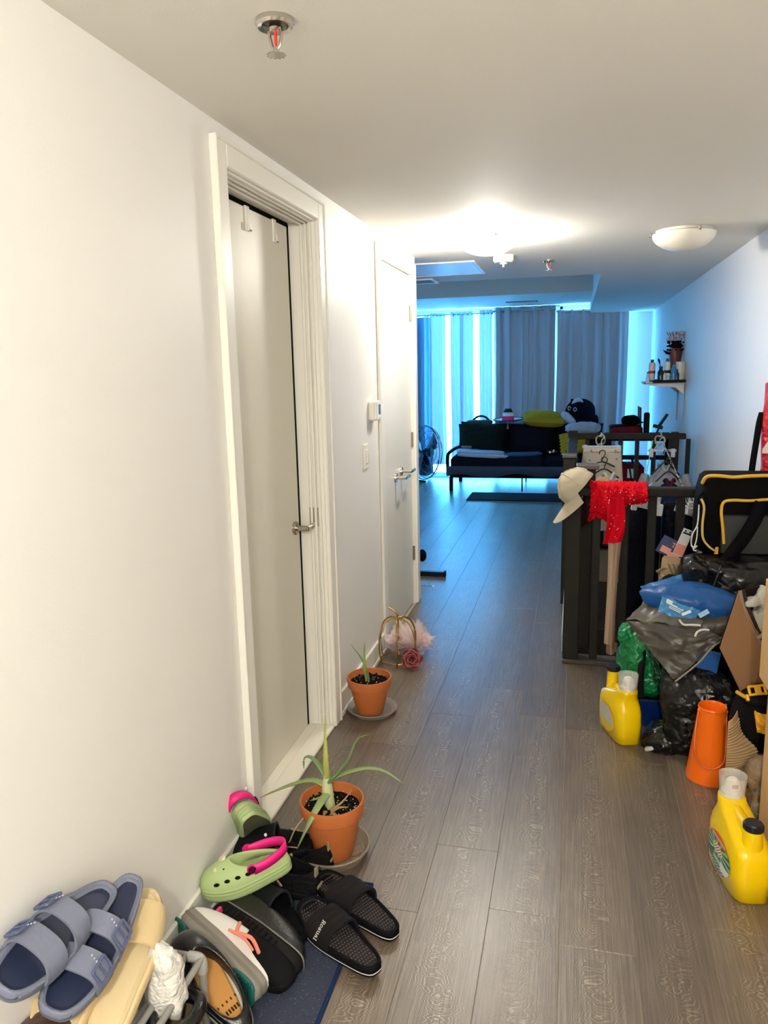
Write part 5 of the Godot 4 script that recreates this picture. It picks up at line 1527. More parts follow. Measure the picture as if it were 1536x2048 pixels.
	part("buckle", G.new().box(V(0, .014, 0), V(.055, .008, .012), .003, kx).box(V(0, -.012, 0), V(.055, .008, .012), .003, kx).box(V(-.024, 0, 0), V(.009, .034, .012), .003, kx).box(V(.024, 0, 0), V(.009, .034, .012), .003, kx).box(V(.002, .0, .002), V(.02, .03, .008), .002, kx).box(V(-.034, -.02, 0), V(.012, .022, .01), .003, kx), M("e0a80c", 0.4), tb, "yellow plastic buckle")
	part("strap_end", G.new().box(Vector3.ZERO, V(.045, .012, .008), .003, Transform3D(Basis(V(0, 0, 1), -.55), V(.555, .385, -2.54))), M("d8a838", 0.5), tb, "yellow strap end")
	part("top_flap", G.new().lump(T(V(.62, .37, -2.58)), V(.07, .025, .06), .7, .04), M("101114", 0.7), tb)
	# ---- corrugated cardboard sheet, ridge by ridge
	var cb := thing("corrugated_cardboard", "curled corrugated cardboard sheet between orange bucket and tool bag", "cardboard", V(.55, .03, -2.55))
	var cc := M("b3946a", 0.85, 0, "grain", 6.0, .4)
	var base_f := func(u: float, v: float) -> Vector3:
		var xl := lerpf(.503, .497, v)
		var wr2 := lerpf(.035, .052, sin(v * 2.2)) + (.05 * exp(-pow((v - .52) * 6.0, 2.0)))
		return V(xl + u * wr2, lerpf(.325, .10, v) + .02 * u * (1 - v), -2.46 - .045 * u * u + .02 * sin(v * 2.0))
	part("backing_sheet", G.new().sheet(base_f, 10, 30, .002), cc, cb)
	for k in 24:
		var v := .1 + k * .9 / 24.0
		var pts := []
		for i in 9:
			var p: Vector3 = base_f.call(i / 8.0, v)
			pts.append(p + V(0, 0, .002))
		part("ridge", G.new().tube(pts, .0036, 5), cc, cb)
	# ---- wrapped brown parcels behind
	var wp := thing("wrapped_parcel", "brown paper parcel in clear film beside the pine cabinet", "parcel", V(.6, 0, -2.45))
	part("paper", G.new().lump(Transform3D(Basis(V(0, 0, 1), .1), V(.612, .165, -2.45)), V(.052, .05, .055), .6, .04, 12.0, 4).lump(T(V(.622, .06, -2.43)), V(.05, .06, .05), .5, .03, 12.0, 9), M("8a6c46", 0.55, 0, "crumple", 3.0, 1.5), wp)
	part("film", G.new().lump(T(V(.62, .17, -2.435)), V(.06, .055, .06), .6, .05, 14.0, 7).lump(T(V(.628, .06, -2.42)), V(.052, .062, .052), .5, .04, 14.0, 2), clear("efe6d2", 0.16, 0.06), wp)
	single("green_carton", "small green carton behind the nearest yellow jug", "carton", G.new().ab(V(.54, 0, -2.4), V(.575, .06, -2.32), .004), M("116b34", 0.4), V(.56, 0, -2.36))
	# ---- orange bucket: narrow top, flared bottom, wire handle hanging in front
	var ob := thing("orange_bucket", "tapered orange metal bucket with wire handle on the floor", "bucket", V(.495, 0, -2.7))
	var om := M("ff7412", 0.35)
	part("bucket_wall", G.new().lathe([Vector2(.0, .004), Vector2(.074, .002), Vector2(.076, .0), Vector2(.0765, .006), Vector2(.046, .262), Vector2(.047, .266), Vector2(.045, .268), Vector2(.043, .262), Vector2(.0725, .008), Vector2(0, .008)], 40, T(V(.498, 0, -2.7))), om, ob)
	part("rim", G.new().lathe([Vector2(.046, .26), Vector2(.0485, .264), Vector2(.0465, .27), Vector2(.044, .266), Vector2(.046, .26)], 40, T(V(.498, 0, -2.7))), om, ob)
	part("wire_handle", G.new().tube(curve([V(.452, .255, -2.69), V(.44, .2, -2.66), V(.436, .14, -2.63), V(.45, .09, -2.62), V(.49, .075, -2.61), V(.527, .1, -2.615), V(.535, .15, -2.63), V(.54, .21, -2.66), V(.543, .255, -2.69)]), .0025, 6), M("e87038", 0.3, .3), ob)
	for x in [.452, .543]:
		part("rivet", G.new().lump(T(V(x, .256, -2.69)), V(.005, .005, .005)), om, ob)

# outline of a foot: x across, z along (toe at +L/2), n points round
func foot(L: float, W: float, grow := 0.0, lean := 0.0, n := 44) -> PackedVector2Array:
	var r := PackedVector2Array()
	for i in n:
		var a := TAU * i / n
		var z := sin(a) * L / 2
		var s := z / L + .5
		var w := W / 2 * lerpf(.74, 1.0, smoothstep(.15, .7, s)) - W * .06 * sin(clampf(s, 0, 1) * PI * 2.0) * 0.0
		var x := signf(cos(a)) * pow(absf(cos(a)), .62) * w
		x += lean * W * .09 * sin(s * PI)
		r.append(Vector2(x + grow * signf(cos(a)) * pow(absf(cos(a)), .62), z + grow * sin(a)))
	return r
func ring(o: PackedVector2Array, y: float, spring := 0.0, L := .28) -> PackedVector3Array:
	var r := PackedVector3Array()
	for p in o:
		var s := p.y / L + .5
		r.append(V(p.x, y + spring * pow(clampf((s - .62) / .38, 0, 1), 2.0), p.y))
	return r
func sole(L: float, W: float, h: float, spring := .012, lean := 0.0, dish := .006, y0 := 0.0, grow := 0.0) -> G:
	var b := minf(.006, h * .3)
	var rows := [ring(foot(L, W, grow - b, lean), y0, spring, L), ring(foot(L, W, grow, lean), y0 + b, spring, L), ring(foot(L, W, grow, lean), y0 + h - b * .6, spring, L), ring(foot(L, W, grow - b * .7, lean), y0 + h, spring, L), ring(foot(L, W, grow - b * 2.0, lean), y0 + h - dish, spring, L)]
	return G.new().skin(rows, true, true, true)
# closed upper: from the sole edge up to a collar ring, then down inside
func upper(L: float, W: float, y0: float, collar_z: float, collar_l: float, collar_w: float, hf: float, hb: float, spring := .012, lean := 0.0, grow := 0.0) -> G:
	var base := ring(foot(L, W, grow, lean), y0, spring, L)
	var n := base.size()
	var rows := [base]
	var col := PackedVector3Array()
	for i in n:
		var a := TAU * i / n
		var s := (sin(a) + 1) / 2
		col.append(V(cos(a) * collar_w, lerpf(hb, hf, s) - .012 * absf(cos(a)), collar_z + sin(a) * collar_l))
	for k in range(1, 9):
		var t := k / 8.0
		var r := PackedVector3Array()
		for i in n:
			var p := base[i].lerp(col[i], smoothstep(0, 1, t) * .35 + t * t * .65)
			p.y = base[i].y + (col[i].y - base[i].y) * sin(t * PI / 2)
			r.append(p)
		rows.append(r)
	var c := Vector3(0, 0, collar_z)
	for k in [[.93, .003], [.88, -.004], [.9, -.03], [.95, -.055]]:
		var r := PackedVector3Array()
		for i in n:
			r.append(V(c.x + (col[i].x - c.x) * k[0], maxf(y0 + .004, col[i].y + k[1]), c.z + (col[i].z - c.z) * k[0]))
		rows.append(r)
	return G.new().skin(rows, true)
func insole(L: float, W: float, y: float, lean := 0.0) -> G:
	return G.new().skin([ring(foot(L, W, 0, lean), y), ring(foot(L, W, -.004, lean), y + .003)], true, false, true)
# band over the foot between stations s0 and s1 (0 heel, 1 toe)
func band(L: float, W: float, y0: float, s0: float, s1: float, h0: float, h1: float, th := .004, grow := .002, lean := 0.0, ribs := 0.0, skew := 0.0) -> G:
	var f := func(u: float, v: float) -> Vector3:
		var a := PI * (1 - u)
		var s := lerpf(s0, s1, v) + skew * (u - .5)
		var w := W / 2 * lerpf(.74, 1.0, smoothstep(.15, .7, s)) * pow(maxf(.02, 1 - pow(absf(s * 2 - 1), 3.2)), .31) + grow
		var h := lerpf(h0, h1, v)
		var e := .75
		return V(signf(cos(a)) * pow(absf(cos(a)), e) * w + lean * W * .09 * sin(s * PI), y0 + h * pow(sin(a), e) + ribs * sin(v * TAU * 3.5) * sin(a), (s - .5) * L)
	return G.new().sheet(f, 26, 12, th)
func stand(o: Node3D, at: Vector3, toe: Vector3, up := Vector3.UP) -> void:
	o.transform = Transform3D(B(toe, up), at)

func slide_sandal(label: String, at: Vector3, toe: Vector3, up: Vector3, lean: float, mark: bool) -> void:
	var o := thing("slide_sandal", label, "sandal", at, "black slides on the navy mat", false)
	stand(o, at, toe, up)
	var bk := M("0e0e10", 0.55)
	part("sole", sole(.30, .112, .034, .014, lean, .008), bk, o)
	part("white_line", G.new().skin([ring(foot(.30, .112, .0012, lean), .012, .014, .30), ring(foot(.30, .112, .0016, lean), .0135, .014, .30), ring(foot(.30, .112, .0012, lean), .015, .014, .30)], true), M("d8d8d6", 0.5), o, "white edge line")
	var fb := part("footbed", G.new().skin([ring(foot(.30, .112, -.009, lean), .028, .014, .30), ring(foot(.30, .112, -.014, lean), .0275, .012, .30)], true, false, true), M("322d2e", 0.6, 0, "leather", 14.0, 2.5), o)
	var nub := G.new()
	for j in 26:
		for i in 11:
			var z := -.125 + j * .0098
			var x := (i - 5) * .0078 + (.0039 if j % 2 else 0.0)
			var s := z / .30 + .5
			var w := .056 * lerpf(.74, 1.0, smoothstep(.15, .7, s)) * pow(maxf(0, 1 - pow(absf(s * 2 - 1), 3.2)), .31) - .014
			if absf(x) < w:
				nub.lump(T(V(x + lean * .01 * sin(s * PI), .0285 + .014 * pow(clampf((s - .62) / .38, 0, 1), 2.0), z)), V(.0028, .0016, .0028), 1, 0, 1, 1, 6, 4)
	part("massage_dots", nub, M("453f40", 0.5), fb).set_meta("kind", "stuff")
	part("strap", band(.30, .112, .024, .42, .73, .050, .038, .005, .002, lean, .0014), M("1f1c1e", 0.6), o)
	part("strap_edge", band(.30, .112, .024, .415, .43, .0515, .051, .006, .003, lean), M("201f21", 0.6), o)
	if mark:
		lettering("lettering", "Rosual", .016, M("d9d4ca", 0.5), o, Transform3D(Basis(V(.72, -.69, 0), V(0, 0, -1), V(.69, .72, 0)), V(.049, .061, .012)), "Droid Serif", "small white script")

func croc(label: String, at: Vector3, toe: Vector3, up: Vector3, lean: float) -> void:
	var o := thing("clog", label, "clog", at, "green clogs with pink straps", false)
	stand(o, at, toe, up)
	var gr := M("a9bd83", 0.6)
	part("sole", sole(.245, .105, .036, .012, lean, .004), gr, o)
	for k in 3:
		part("sole_groove", G.new().skin([ring(foot(.245, .105, .0008, lean), .009 + k * .009, .012, .245), ring(foot(.245, .105, .0016, lean), .0115 + k * .009, .012, .245), ring(foot(.245, .105, .0008, lean), .014 + k * .009, .012, .245)], true), M("96aa72", 0.65), o)
	part("tread", G.new().skin([ring(foot(.245, .105, -.006, lean), -.001, .012, .245), ring(foot(.245, .105, -.02, lean), -.002, .012, .245)], true, false, true), M("55573f", 0.9, 0, "leather", 10.0, 2.0), o, "worn dark tread")
	part("upper", upper(.245, .105, .034, -.032, .072, .041, .092, .058, .012, lean, -.001), gr, o)
	part("insole", insole(.2, .082, .044, lean), M("8ea26c", 0.7), o)
	for s in [-1, 1]:
		for k in 4:
			part("vent_hole", G.new().lump(Transform3D(Basis(V(0, 1, 0), s * -.25), V(s * (.05 - k * .0025), .05 - k * .001 + .01, -.005 + k * .028)), V(.004, .005, .008), 1, 0, 1, 1, 12, 8), M("14160f", 0.9), o)
	for k in 5:
		part("vent_hole", G.new().lump(T(V(-.02 + .02 * (k % 3), .079 - .008 * (k / 3), .052 + .018 * (k / 3))), V(.006, .004, .007), 1, 0, 1, 1, 12, 8), M("14160f", 0.9), o)
	var pts := []
	for k in 17:
		var a := PI + PI * k / 16.0
		pts.append(V(.048 * cos(a), .064 + .010 * absf(sin(a)), -.022 + .098 * sin(a)))
	var hs := part("heel_strap", G.new().strap(pts, V(0, .026, 0), .0055), M("e0127c", 0.5), o, "hot pink heel strap")
	for s in [-1, 1]:
		part("rivet", G.new().lathe([Vector2(0, .006), Vector2(.008, .005), Vector2(.0105, 0)], 18, Transform3D(Basis(V(0, 0, 1), -s * PI / 2), V(s * .05, .068, -.018))), M("3a0f2a", 0.5), hs)
		part("strap_end", G.new().lathe([Vector2(0, .003), Vector2(.014, .003), Vector2(.014, 0)], 20, Transform3D(Basis(V(0, 0, 1), -s * PI / 2), V(s * .047, .068, -.018))), M("e0127c", 0.5), hs)
	part("charm", G.new().lathe([Vector2(0, .006), Vector2(.01, .005), Vector2(.013, 0)], 9, Transform3D(Basis(V(1, 0, 0), .6), V(-.012, .088, .05))).lathe([Vector2(0, .006), Vector2(.007, .005), Vector2(.009, 0)], 7, Transform3D(Basis(V(1, 0, 0), .9), V(.012, .078, .075))), M("d9cfae", 0.4), o, "pale flower charm")
	part("strap_stud", G.new().box(V(-.044, .092, -.075), V(.008, .01, .008), .003), M("d7d3d6", 0.3), hs)

func shoe_base(called: String, label: String, cat: String, at: Vector3, toe: Vector3, up: Vector3, group := "") -> Node3D:
	var o := thing(called, label, cat, at, group, false)
	stand(o, at, toe, up)
	return o

func shoes() -> void:
	# ---- mat
	var mt := thing("entrance_mat", "navy blue flecked entrance mat under the shoes", "mat", V(-.73, 0, -1.35))
	var mm := M("333a50", 0.95, 0, "cloth", 10.0, 2.0)
	part("pile_surface", G.new().ab(V(-.925, 0, -1.87), V(-.534, .009, -.85), .003), mm, mt)
	part("bound_edge", G.new().ab(V(-.536, 0, -1.872), V(-.526, .0105, -.85), .003).ab(V(-.925, 0, -1.878), V(-.526, .0105, -1.868), .003), M("1a2c52", 0.8), mt)
	var fl := G.new()
	var rg := RandomNumberGenerator.new()
	rg.seed = 12
	for k in 2600:
		var p := V(rg.randf_range(-.92, -.54), .0095, rg.randf_range(-1.86, -.9))
		fl.tri(p, p + V(rg.randf_range(.002, .006), .001, rg.randf_range(-.003, .003)), p + V(rg.randf_range(-.002, .002), .0015, rg.randf_range(.002, .006)), -1)
	part("pale_flecks", fl, M("6c7286", 0.95), mt).set_meta("kind", "stuff")
	# ---- black slides
	slide_sandal("black slide sandal with white script, nearest on the mat edge", V(-.553, .012, -1.632), V(-.82, .01, -.57), V(.0, 1, .08), .5, true)
	slide_sandal("black slide sandal behind its pair, heel on the wood floor", V(-.545, .006, -1.755), V(-.86, .03, -.5), V(0, 1, 0), -.5, false)
	# ---- black mules with open backs
	for s in [["black slip-on mule behind the slides with gold bee charm", V(-.755, .012, -1.675), V(-.86, .02, -.45), true], ["black slip-on mule under the green clogs against the wall", V(-.85, .045, -1.885), V(-.97, -.12, .22), false]]:
		var o := shoe_base("slip_on_mule", s[0], "shoe", s[1], s[2], V(.05, 1, .12), "black slip-on mules")
		var bm := M("151619", 0.6)
		part("sole", sole(.27, .102, .03, .01, 0, .006), M("101012", 0.6), o)
		part("upper", band(.27, .102, .024, .36, .985, .078, .028, .005, .002, 0), bm, o)
		part("insole", insole(.25, .088, .026), M("0c0c0e", 0.8), o)
		part("opening_edge", band(.27, .102, .024, .355, .37, .08, .079, .0065, .003), M("26272a", 0.5), o)
		if s[3]:
			part("bee_charm", G.new().box(V(-.02, .088, .05), V(.004, .004, .02), .001).box(V(-.012, .088, .053), V(.016, .003, .006), .001, T(Vector3.ZERO)).box(V(-.028, .088, .053), V(.016, .003, .006), .001, T(Vector3.ZERO)), M("cfae6a", 0.3, 1.0), o, "gold bee charm")
	# ---- green clogs
	croc("green clog with pink strap, near one resting on black shoes", V(-.83, .09, -1.70), V(-.80, -.16, .50), V(-.12, 1, .05), .4)
	croc("green clog with pink strap, upended against the wall behind", V(-.893, .115, -1.895), V(-.12, -.72, -.62), V(-.72, .45, -.42), -.4)
	# ---- black sneakers with gold stripes
	for s in [["black sneaker with gold stripes, heel toward the aloe saucer", V(-.80, .0, -1.93), V(-.93, .02, -.1)], ["black sneaker with gold stripes squeezed before its pair", V(-.795, .012, -1.80), V(-.95, .04, -.12)]]:
		var o := shoe_base("black_sneaker", s[0], "shoe", s[1], s[2], Vector3.UP, "black striped sneakers")
		part("sole", sole(.28, .1, .026, .014), M("121214", 0.6), o)
		part("upper", upper(.28, .1, .024, -.06, .062, .034, .1, .085, .012, 0, -.002), M("141416", 0.75, 0, "soft", 8.0), o)
		for q in [-1, 1]:
			for k in 3:
				part("side_stripe", G.new().box(Vector3.ZERO, V(.003, .045, .008), .001, Transform3D(Basis(V(0, 0, 1), q * -.35) * Basis(V(1, 0, 0), .4), V(q * .0445, .058, -.03 + k * .02))), M("b9a478", 0.5), o)
		part("heel_tab", G.new().box(V(0, .085, -.128), V(.02, .03, .006), .002).box(V(0, .045, -.139), V(.03, .008, .004), .001), M("8d8168", 0.5), o)
		var lc := G.new()
		for k in 5:
			lc.tube([V(-.025, .088 - k * .008, .012 + k * .017), V(0, .095 - k * .008, .014 + k * .017), V(.025, .088 - k * .008, .012 + k * .017)], .003, 5)
		part("lace", lc, M("1a1a1c", 0.8), o)
	# ---- black leather shoe lying on its side, ribbed sole out
	var lo := shoe_base("leather_shoe", "black leather shoe on its side showing a ridged sole", "shoe", V(-.762, .045, -1.545), V(.90, -.10, .44), V(.42, .14, -.90))
	part("sole", sole(.30, .108, .032, .012, .3, .004), M("1c1b1a", 0.65), lo)
	for k in 15:
		part("sole_rib", G.new().box(V(-.0, .012, -.125 + k * .0175), V(.112 * lerpf(.76, 1.0, smoothstep(.15, .7, k / 15.0)) * pow(maxf(.05, 1 - pow(absf(k / 7.0 - 1), 3.2)), .3), .02, .006), .002), M("100f0f", 0.7), lo)
	part("welt", G.new().skin([ring(foot(.30, .108, -.001, .3), .031, .012, .30), ring(foot(.30, .108, .0025, .3), .033, .012, .30), ring(foot(.30, .108, -.002, .3), .036, .012, .30)], true), M("6f6c68", 0.5), lo, "grey welt line")
	part("upper", upper(.30, .108, .032, -.06, .066, .034, .105, .09, .012, .3, -.004), M("121213", 0.35, 0, "leather", 8.0, .6), lo)
	part("insole", insole(.25, .085, .037), M("2b2320", 0.8), lo)
	var tl := G.new()
	for k in 4:
		tl.tube([V(-.022, .1 - k * .01, .014 + k * .018), V(0, .106 - k * .01, .016 + k * .018), V(.022, .1 - k * .01, .014 + k * .018)], .003, 5)
	part("lace", tl, M("0c0c0c", 0.7), lo)
	# ---- dark trainer with a teal flash, mostly hidden
	var dt := shoe_base("dark_trainer", "black trainer with teal flash under the ridged leather shoe", "shoe", V(-.74, .012, -1.53), V(.85, .0, .5), V(-.2, 1, .2))
	part("sole", sole(.29, .1, .03, .012), M("141416", 0.6), dt)
	part("upper", upper(.29, .1, .028, -.06, .06, .034, .085, .075, .012, 0, -.002), M("111214", 0.7), dt)
	for q in [-1, 1]:
		part("teal_flash", G.new().tube(curve([V(q * .046, .05, -.02), V(q * .052, .04, .02), V(q * .053, .036, .06), V(q * .045, .044, .1)]), .0035, 6), M("48b6b8", 0.5), dt)
	part("pink_tab", G.new().box(V(0, .08, -.13), V(.03, .02, .01), .004), M("b02a5c", 0.6), dt)
	# ---- white running shoe on its side
	var ru := shoe_base("running_shoe", "white running shoe on its side with grey and teal sole", "shoe", V(-.825, .055, -1.455), V(-.90, .10, -.42), V(.50, .0, -.87))
	part("midsole", sole(.315, .115, .046, .02, -.3, .004), M("8b857b", 0.7), ru)
	for s in [[.13, .05, .085], [-.115, .075, .075]]:
		part("outsole_pad", G.new().lump(T(V(0, .004, s[0] * .95)), V(s[2] * .5, .007, s[1] * .62), .6), M("12605a", 0.6), ru, "teal outsole pad")
		for k in 6:
			part("tread_bar", G.new().box(V(0, -.001 + .012 * pow(clampf((s[0] / .315 + .5 - .62) / .38, 0, 1), 2.0), s[0] - .03 + k * .012), V(.07, .008, .005), .002), M("0e4f4c", 0.6), ru)
	part("side_pad", G.new().skin([ring(foot(.315, .115, .001, -.3), .018, .02, .315), ring(foot(.315, .115, .0022, -.3), .023, .02, .315), ring(foot(.315, .115, .001, -.3), .028, .02, .315)], true), M("756f66", 0.7), ru)
	part("upper", upper(.315, .115, .044, -.07, .066, .036, .12, .105, .018, -.3, -.004), M("e8e3de", 0.75, 0, "cloth", 10.0, .5), ru)
	for q in [-1, 1]:
		part("coral_stripe", G.new().tube(curve([V(q * .05, .062, -.105), V(q * .052, .078, -.06), V(q * .05, .068, -.02), V(q * .042, .098, .005)]), .005, 6).tube(curve([V(q * .052, .056, -.09), V(q * .054, .064, -.05), V(q * .053, .058, .0)]), .0035, 6), M("ee8d74", 0.6), ru, "coral stripe")
	var rl := G.new()
	for k in 5:
		rl.tube([V(-.024, .112 - k * .011, .006 + k * .018), V(0, .12 - k * .011, .008 + k * .018), V(.024, .112 - k * .011, .006 + k * .018)], .0032, 5)
	part("lace", rl, M("f0ece8", 0.7), ru)
	part("insole", insole(.26, .09, .052), M("4a4844", 0.8), ru)
	# ---- black clog with tan insole beside the rack
	var cl := shoe_base("leather_clog", "black leather clog with printed tan insole beside rack pipe", "clog", V(-.760, .095, -1.335), V(-.82, .38, -.42), V(.38, .86, .34))
	part("sole", sole(.26, .1, .03, .01, 0, .004), M("c9c3b8", 0.6), cl, "off-white sole")
	part("upper", upper(.26, .102, .024, -.018, .09, .042, .088, .056, .01, 0, .001), M("101113", 0.3, 0, "leather", 8.0, .4), cl)
	part("insole", insole(.19, .076, .034), M("bb8644", 0.6, 0, "grain", 8.0, .3), cl, "tan printed insole")
	part("piping", G.new().skin([ring(foot(.26, .102, -.0005, 0), .036, .01, .26), ring(foot(.26, .102, .002, 0), .038, .01, .26), ring(foot(.26, .102, -.0005, 0), .04, .01, .26)], true), M("7d7a74", 0.5), cl)
	for k in 5:
		part("insole_print", G.new().box(V(-.022 + k * .011, .0385, -.055), V(.003, .0006, .006)).box(V(-.015 + k * .007, .0385, -.075), V(.004, .0006, .010)), M("3a2a18", 0.6), cl)
	# ---- shoe rack of grey pipes
	var rk := thing("shoe_rack", "grey plastic pipe shoe rack at the picture's lower left", "rack", V(-.84, 0, -1.15))
	var pm := M("8f8d88", 0.4)
	for x in [-.905, -.748]:
		for z in [-1.285, -.75]:
			part("upright", G.new().tube([V(x, 0, z), V(x, .215, z)], .0085, 12), pm, rk)
	for z in [-1.285, -.75]:
		part("cross_pipe", G.new().tube([V(-.905, .222, z), V(-.748, .222, z)], .0085, 12), pm, rk)
	for y in [.11, .222]:
		for x in [-.905, -.87, -.785, -.748]:
			part("shelf_pipe", G.new().tube([V(x, y, -1.285), V(x, y, -.75)], .0075, 10), pm, rk)
	for x in [-.905, -.748]:
		for z in [-1.285, -.75]:
			part("elbow", G.new().tube(curve([V(x + (.03 if x < -.8 else -.03), .222, z), V(x + (.008 if x < -.8 else -.008), .222, z), V(x, .213, z), V(x, .19, z)]), .0115, 14), M("a3a19d", 0.35), rk)
	# ---- beige slippers tilted on the rack, toes up the wall
	var bs := M("d9c193", 0.75, 0, "leather", 14.0, .5)
	for s in [["beige ribbed slipper on rack, right one of the pair", V(-.832, .30, -1.145), V(-.25, .32, -.92), .3], ["beige ribbed slipper on rack, left one near the wall", V(-.905, .30, -1.06), V(-.28, .32, -.92), -.3]]:
		var o := shoe_base("beige_slipper", s[0], "slipper", s[1], s[2], V(.1, .9, .4), "beige slippers on the rack")
		part("sole", sole(.30, .128, .03, .012, s[3], .01), bs, o)
		part("footbed", G.new().skin([ring(foot(.30, .128, -.008, s[3]), .0235, .012, .30), ring(foot(.30, .128, -.02, s[3]), .021, .012, .30)], true, false, true), M("dcc79c", 0.7), o)
		part("strap", band(.30, .128, .02, .55, .86, .05, .042, .005, .002, s[3]), M("d6be90", 0.8, 0, "cloth", 20.0, 1.0), o)
		part("edge_ribbing", G.new().skin([ring(foot(.30, .128, .0005, s[3]), .008, .012, .30), ring(foot(.30, .128, .0025, s[3]), .013, .012, .30), ring(foot(.30, .128, .0005, s[3]), .019, .012, .30)], true), M("c9b183", 0.8), o)
	# ---- blue two strap sandals on top
	var bl := M("6d7386", 0.65, 0, "grain", 6.0, .5)
	for s in [["slate blue buckled sandal on the beige slippers, right one", V(-.852, .392, -1.085), V(.02, -.22, .97), V(.30, .9, .3), .4, 1], ["slate blue buckled sandal on the beige slippers, left one", V(-.893, .44, -1.03), V(-.06, .05, 1.0), V(.42, .86, .25), -.4, -1]]:
		var o := shoe_base("buckle_sandal", s[0], "sandal", s[1], s[2], s[3], "slate blue buckled sandals")
		part("sole", sole(.285, .105, .03, .008, s[4], .008), bl, o)
		part("footbed", G.new().skin([ring(foot(.285, .105, -.007, s[4]), .0245, .008, .285), ring(foot(.285, .105, -.016, s[4]), .0235, .008, .285)], true, false, true), M("232a44", 0.4), o, "dark navy footbed")
		part("heel_cup", G.new().skin([ring(foot(.285, .105, -.001, s[4]), .026, 0, .285), ring(foot(.285, .105, .002, s[4]), .034, -.012, .285), ring(foot(.285, .105, -.003, s[4]), .035, -.012, .285), ring(foot(.285, .105, -.006, s[4]), .024, 0, .285)], true), bl, o)
		for q in [[.42, .56, .064], [.64, .80, .052]]:
			var sp := part("strap", band(.285, .105, .018, q[0], q[1], q[2], q[2] * .94, .005, .003, s[4]), bl, o)
			var st: float = (q[0] + q[1]) / 2
			for sd in [s[5]]:
				var bx := Transform3D(B(V(0, 0, 1), V(sd * .8, .6, 0)), V(sd * .041 + s[4] * .009, .019 + q[2] * .72, (st - .5) * .285))
				part("buckle", G.new().box(V(0, .004, .018), V(.034, .006, .005), .002, bx).box(V(0, .004, -.018), V(.034, .006, .005), .002, bx).box(V(.016, .004, 0), V(.005, .006, .04), .002, bx).box(V(-.016, .004, 0), V(.005, .006, .04), .002, bx).box(V(0, .005, 0), V(.03, .004, .004), .001, bx), M("4f5878", 0.45), sp)
				part("strap_tongue", G.new().box(V(.004 * sd, .001, 0), V(.04, .004, .026), .0015, bx), bl, sp)
				for k in 3:
					part("eyelet", G.new().lathe([Vector2(0, .001), Vector2(.002, .001), Vector2(.002, 0)], 8, Transform3D(bx.basis, bx * V(-sd * (.022 + k * .008), .004, 0))), M("b9bed0", 0.4), sp)
		
	# ---- khaki boot with tissue
	var bt := thing("ankle_boot", "khaki boot with black padded collar beside the beige slippers", "boot", V(-.765, 0, -1.19))
	var shaft := []
	for s in [[.0, .05, .062, .0], [.05, .052, .064, .0], [.12, .05, .06, .0], [.16, .047, .056, .0], [.19, .046, .055, .0]]:
		shaft.append(rrect(-.745 - s[3], -1.165, s[1], s[2], s[0], .9, 32))
	part("shaft", G.new().skin(shaft, true, true, false), M("6f5f45", 0.8, 0, "leather", 8.0, .8), bt)
	part("toe_box", G.new().lump(T(V(-.735, .045, -1.06)), V(.048, .045, .1), .7), M("6f5f45", 0.8, 0, "leather", 8.0, .8), bt)
	part("boot_sole", G.new().lump(T(V(-.738, .012, -1.1)), V(.054, .012, .14), .6), M("b8a888", 0.7), bt)
	var cr := []
	for k in 30:
		var a := TAU * k / 30
		cr.append(V(-.745 + .046 * cos(a), .198 + .006 * cos(a * 2), -1.165 + .054 * sin(a)))
	part("collar", G.new().tube(cr, .014, 12, false, true), M("0d0d0e", 0.2, 0, "leather", 5.0, .4), bt, "glossy black padded collar")
	single("tissue_paper", "crumpled white tissue stuffed into the khaki boot", "paper", G.new().lump(Transform3D(Basis(V(0, 0, 1), .12), V(-.768, .258, -1.185)), V(.034, .074, .036), .75, .03, 16.0, 5, 44, 28), M("dedbd4", 0.6, 0, "crumple", 5.0, 1.2), V(-.762, .23, -1.185))
	single("brown_shoe", "brown leather shoe toe poking up at the lower left", "shoe", G.new().lump(Transform3D(Basis(V(0, 0, 1), .3), V(-.91, .285, -.975)), V(.055, .03, .06), .75, .03, 9.0, 4).lump(Transform3D(Basis(V(0, 0, 1), -.1), V(-.875, .297, -.985)), V(.022, .024, .03), .8, .02), M("4a2a1e", 0.35, 0, "leather", 6.0, .6), V(-.9, .25, -.97))

func leaf(pts: Array, r: float, m: Material, o: Node3D, thorns := true) -> void:
	var c := curve(pts, 5)
	var rows := []
	var n := c.size()
	for i in n:
		var t := float(i) / (n - 1)
		var d: Vector3 = (c[min(i + 1, n - 1)] - c[max(i - 1, 0)]).normalized()
		var side := d.cross(Vector3.UP)
		if side.length() < .1:
			side = d.cross(V(0, 0, 1))
		side = side.normalized()
		var up := side.cross(d).normalized()
		var w := r * (1.0 - pow(t, 1.6)) + .0008
		var row := PackedVector3Array()
		for k in 12:
			var a := TAU * k / 12
			row.append(c[i] + side * cos(a) * w + up * sin(a) * w * (.42 if sin(a) > 0 else .62))
		rows.append(row)
	var g := G.new().skin(rows, true, true, true)
	if thorns:
		for i in range(2, n - 2):
			for s in [-1, 1]:
				var t := float(i) / (n - 1)
				var d: Vector3 = (c[i + 1] - c[i - 1]).normalized()
				var side := d.cross(Vector3.UP)
				if side.length() < .1:
					side = d.cross(V(0, 0, 1))
				side = side.normalized()
				var w := r * (1.0 - pow(t, 1.6))
				var p: Vector3 = c[i] + side * s * w * .96
				g.tri(p - d * .002, p + d * .002, p + side * s * .003 + d * .001, -1)
	part("leaf", g, m, o)

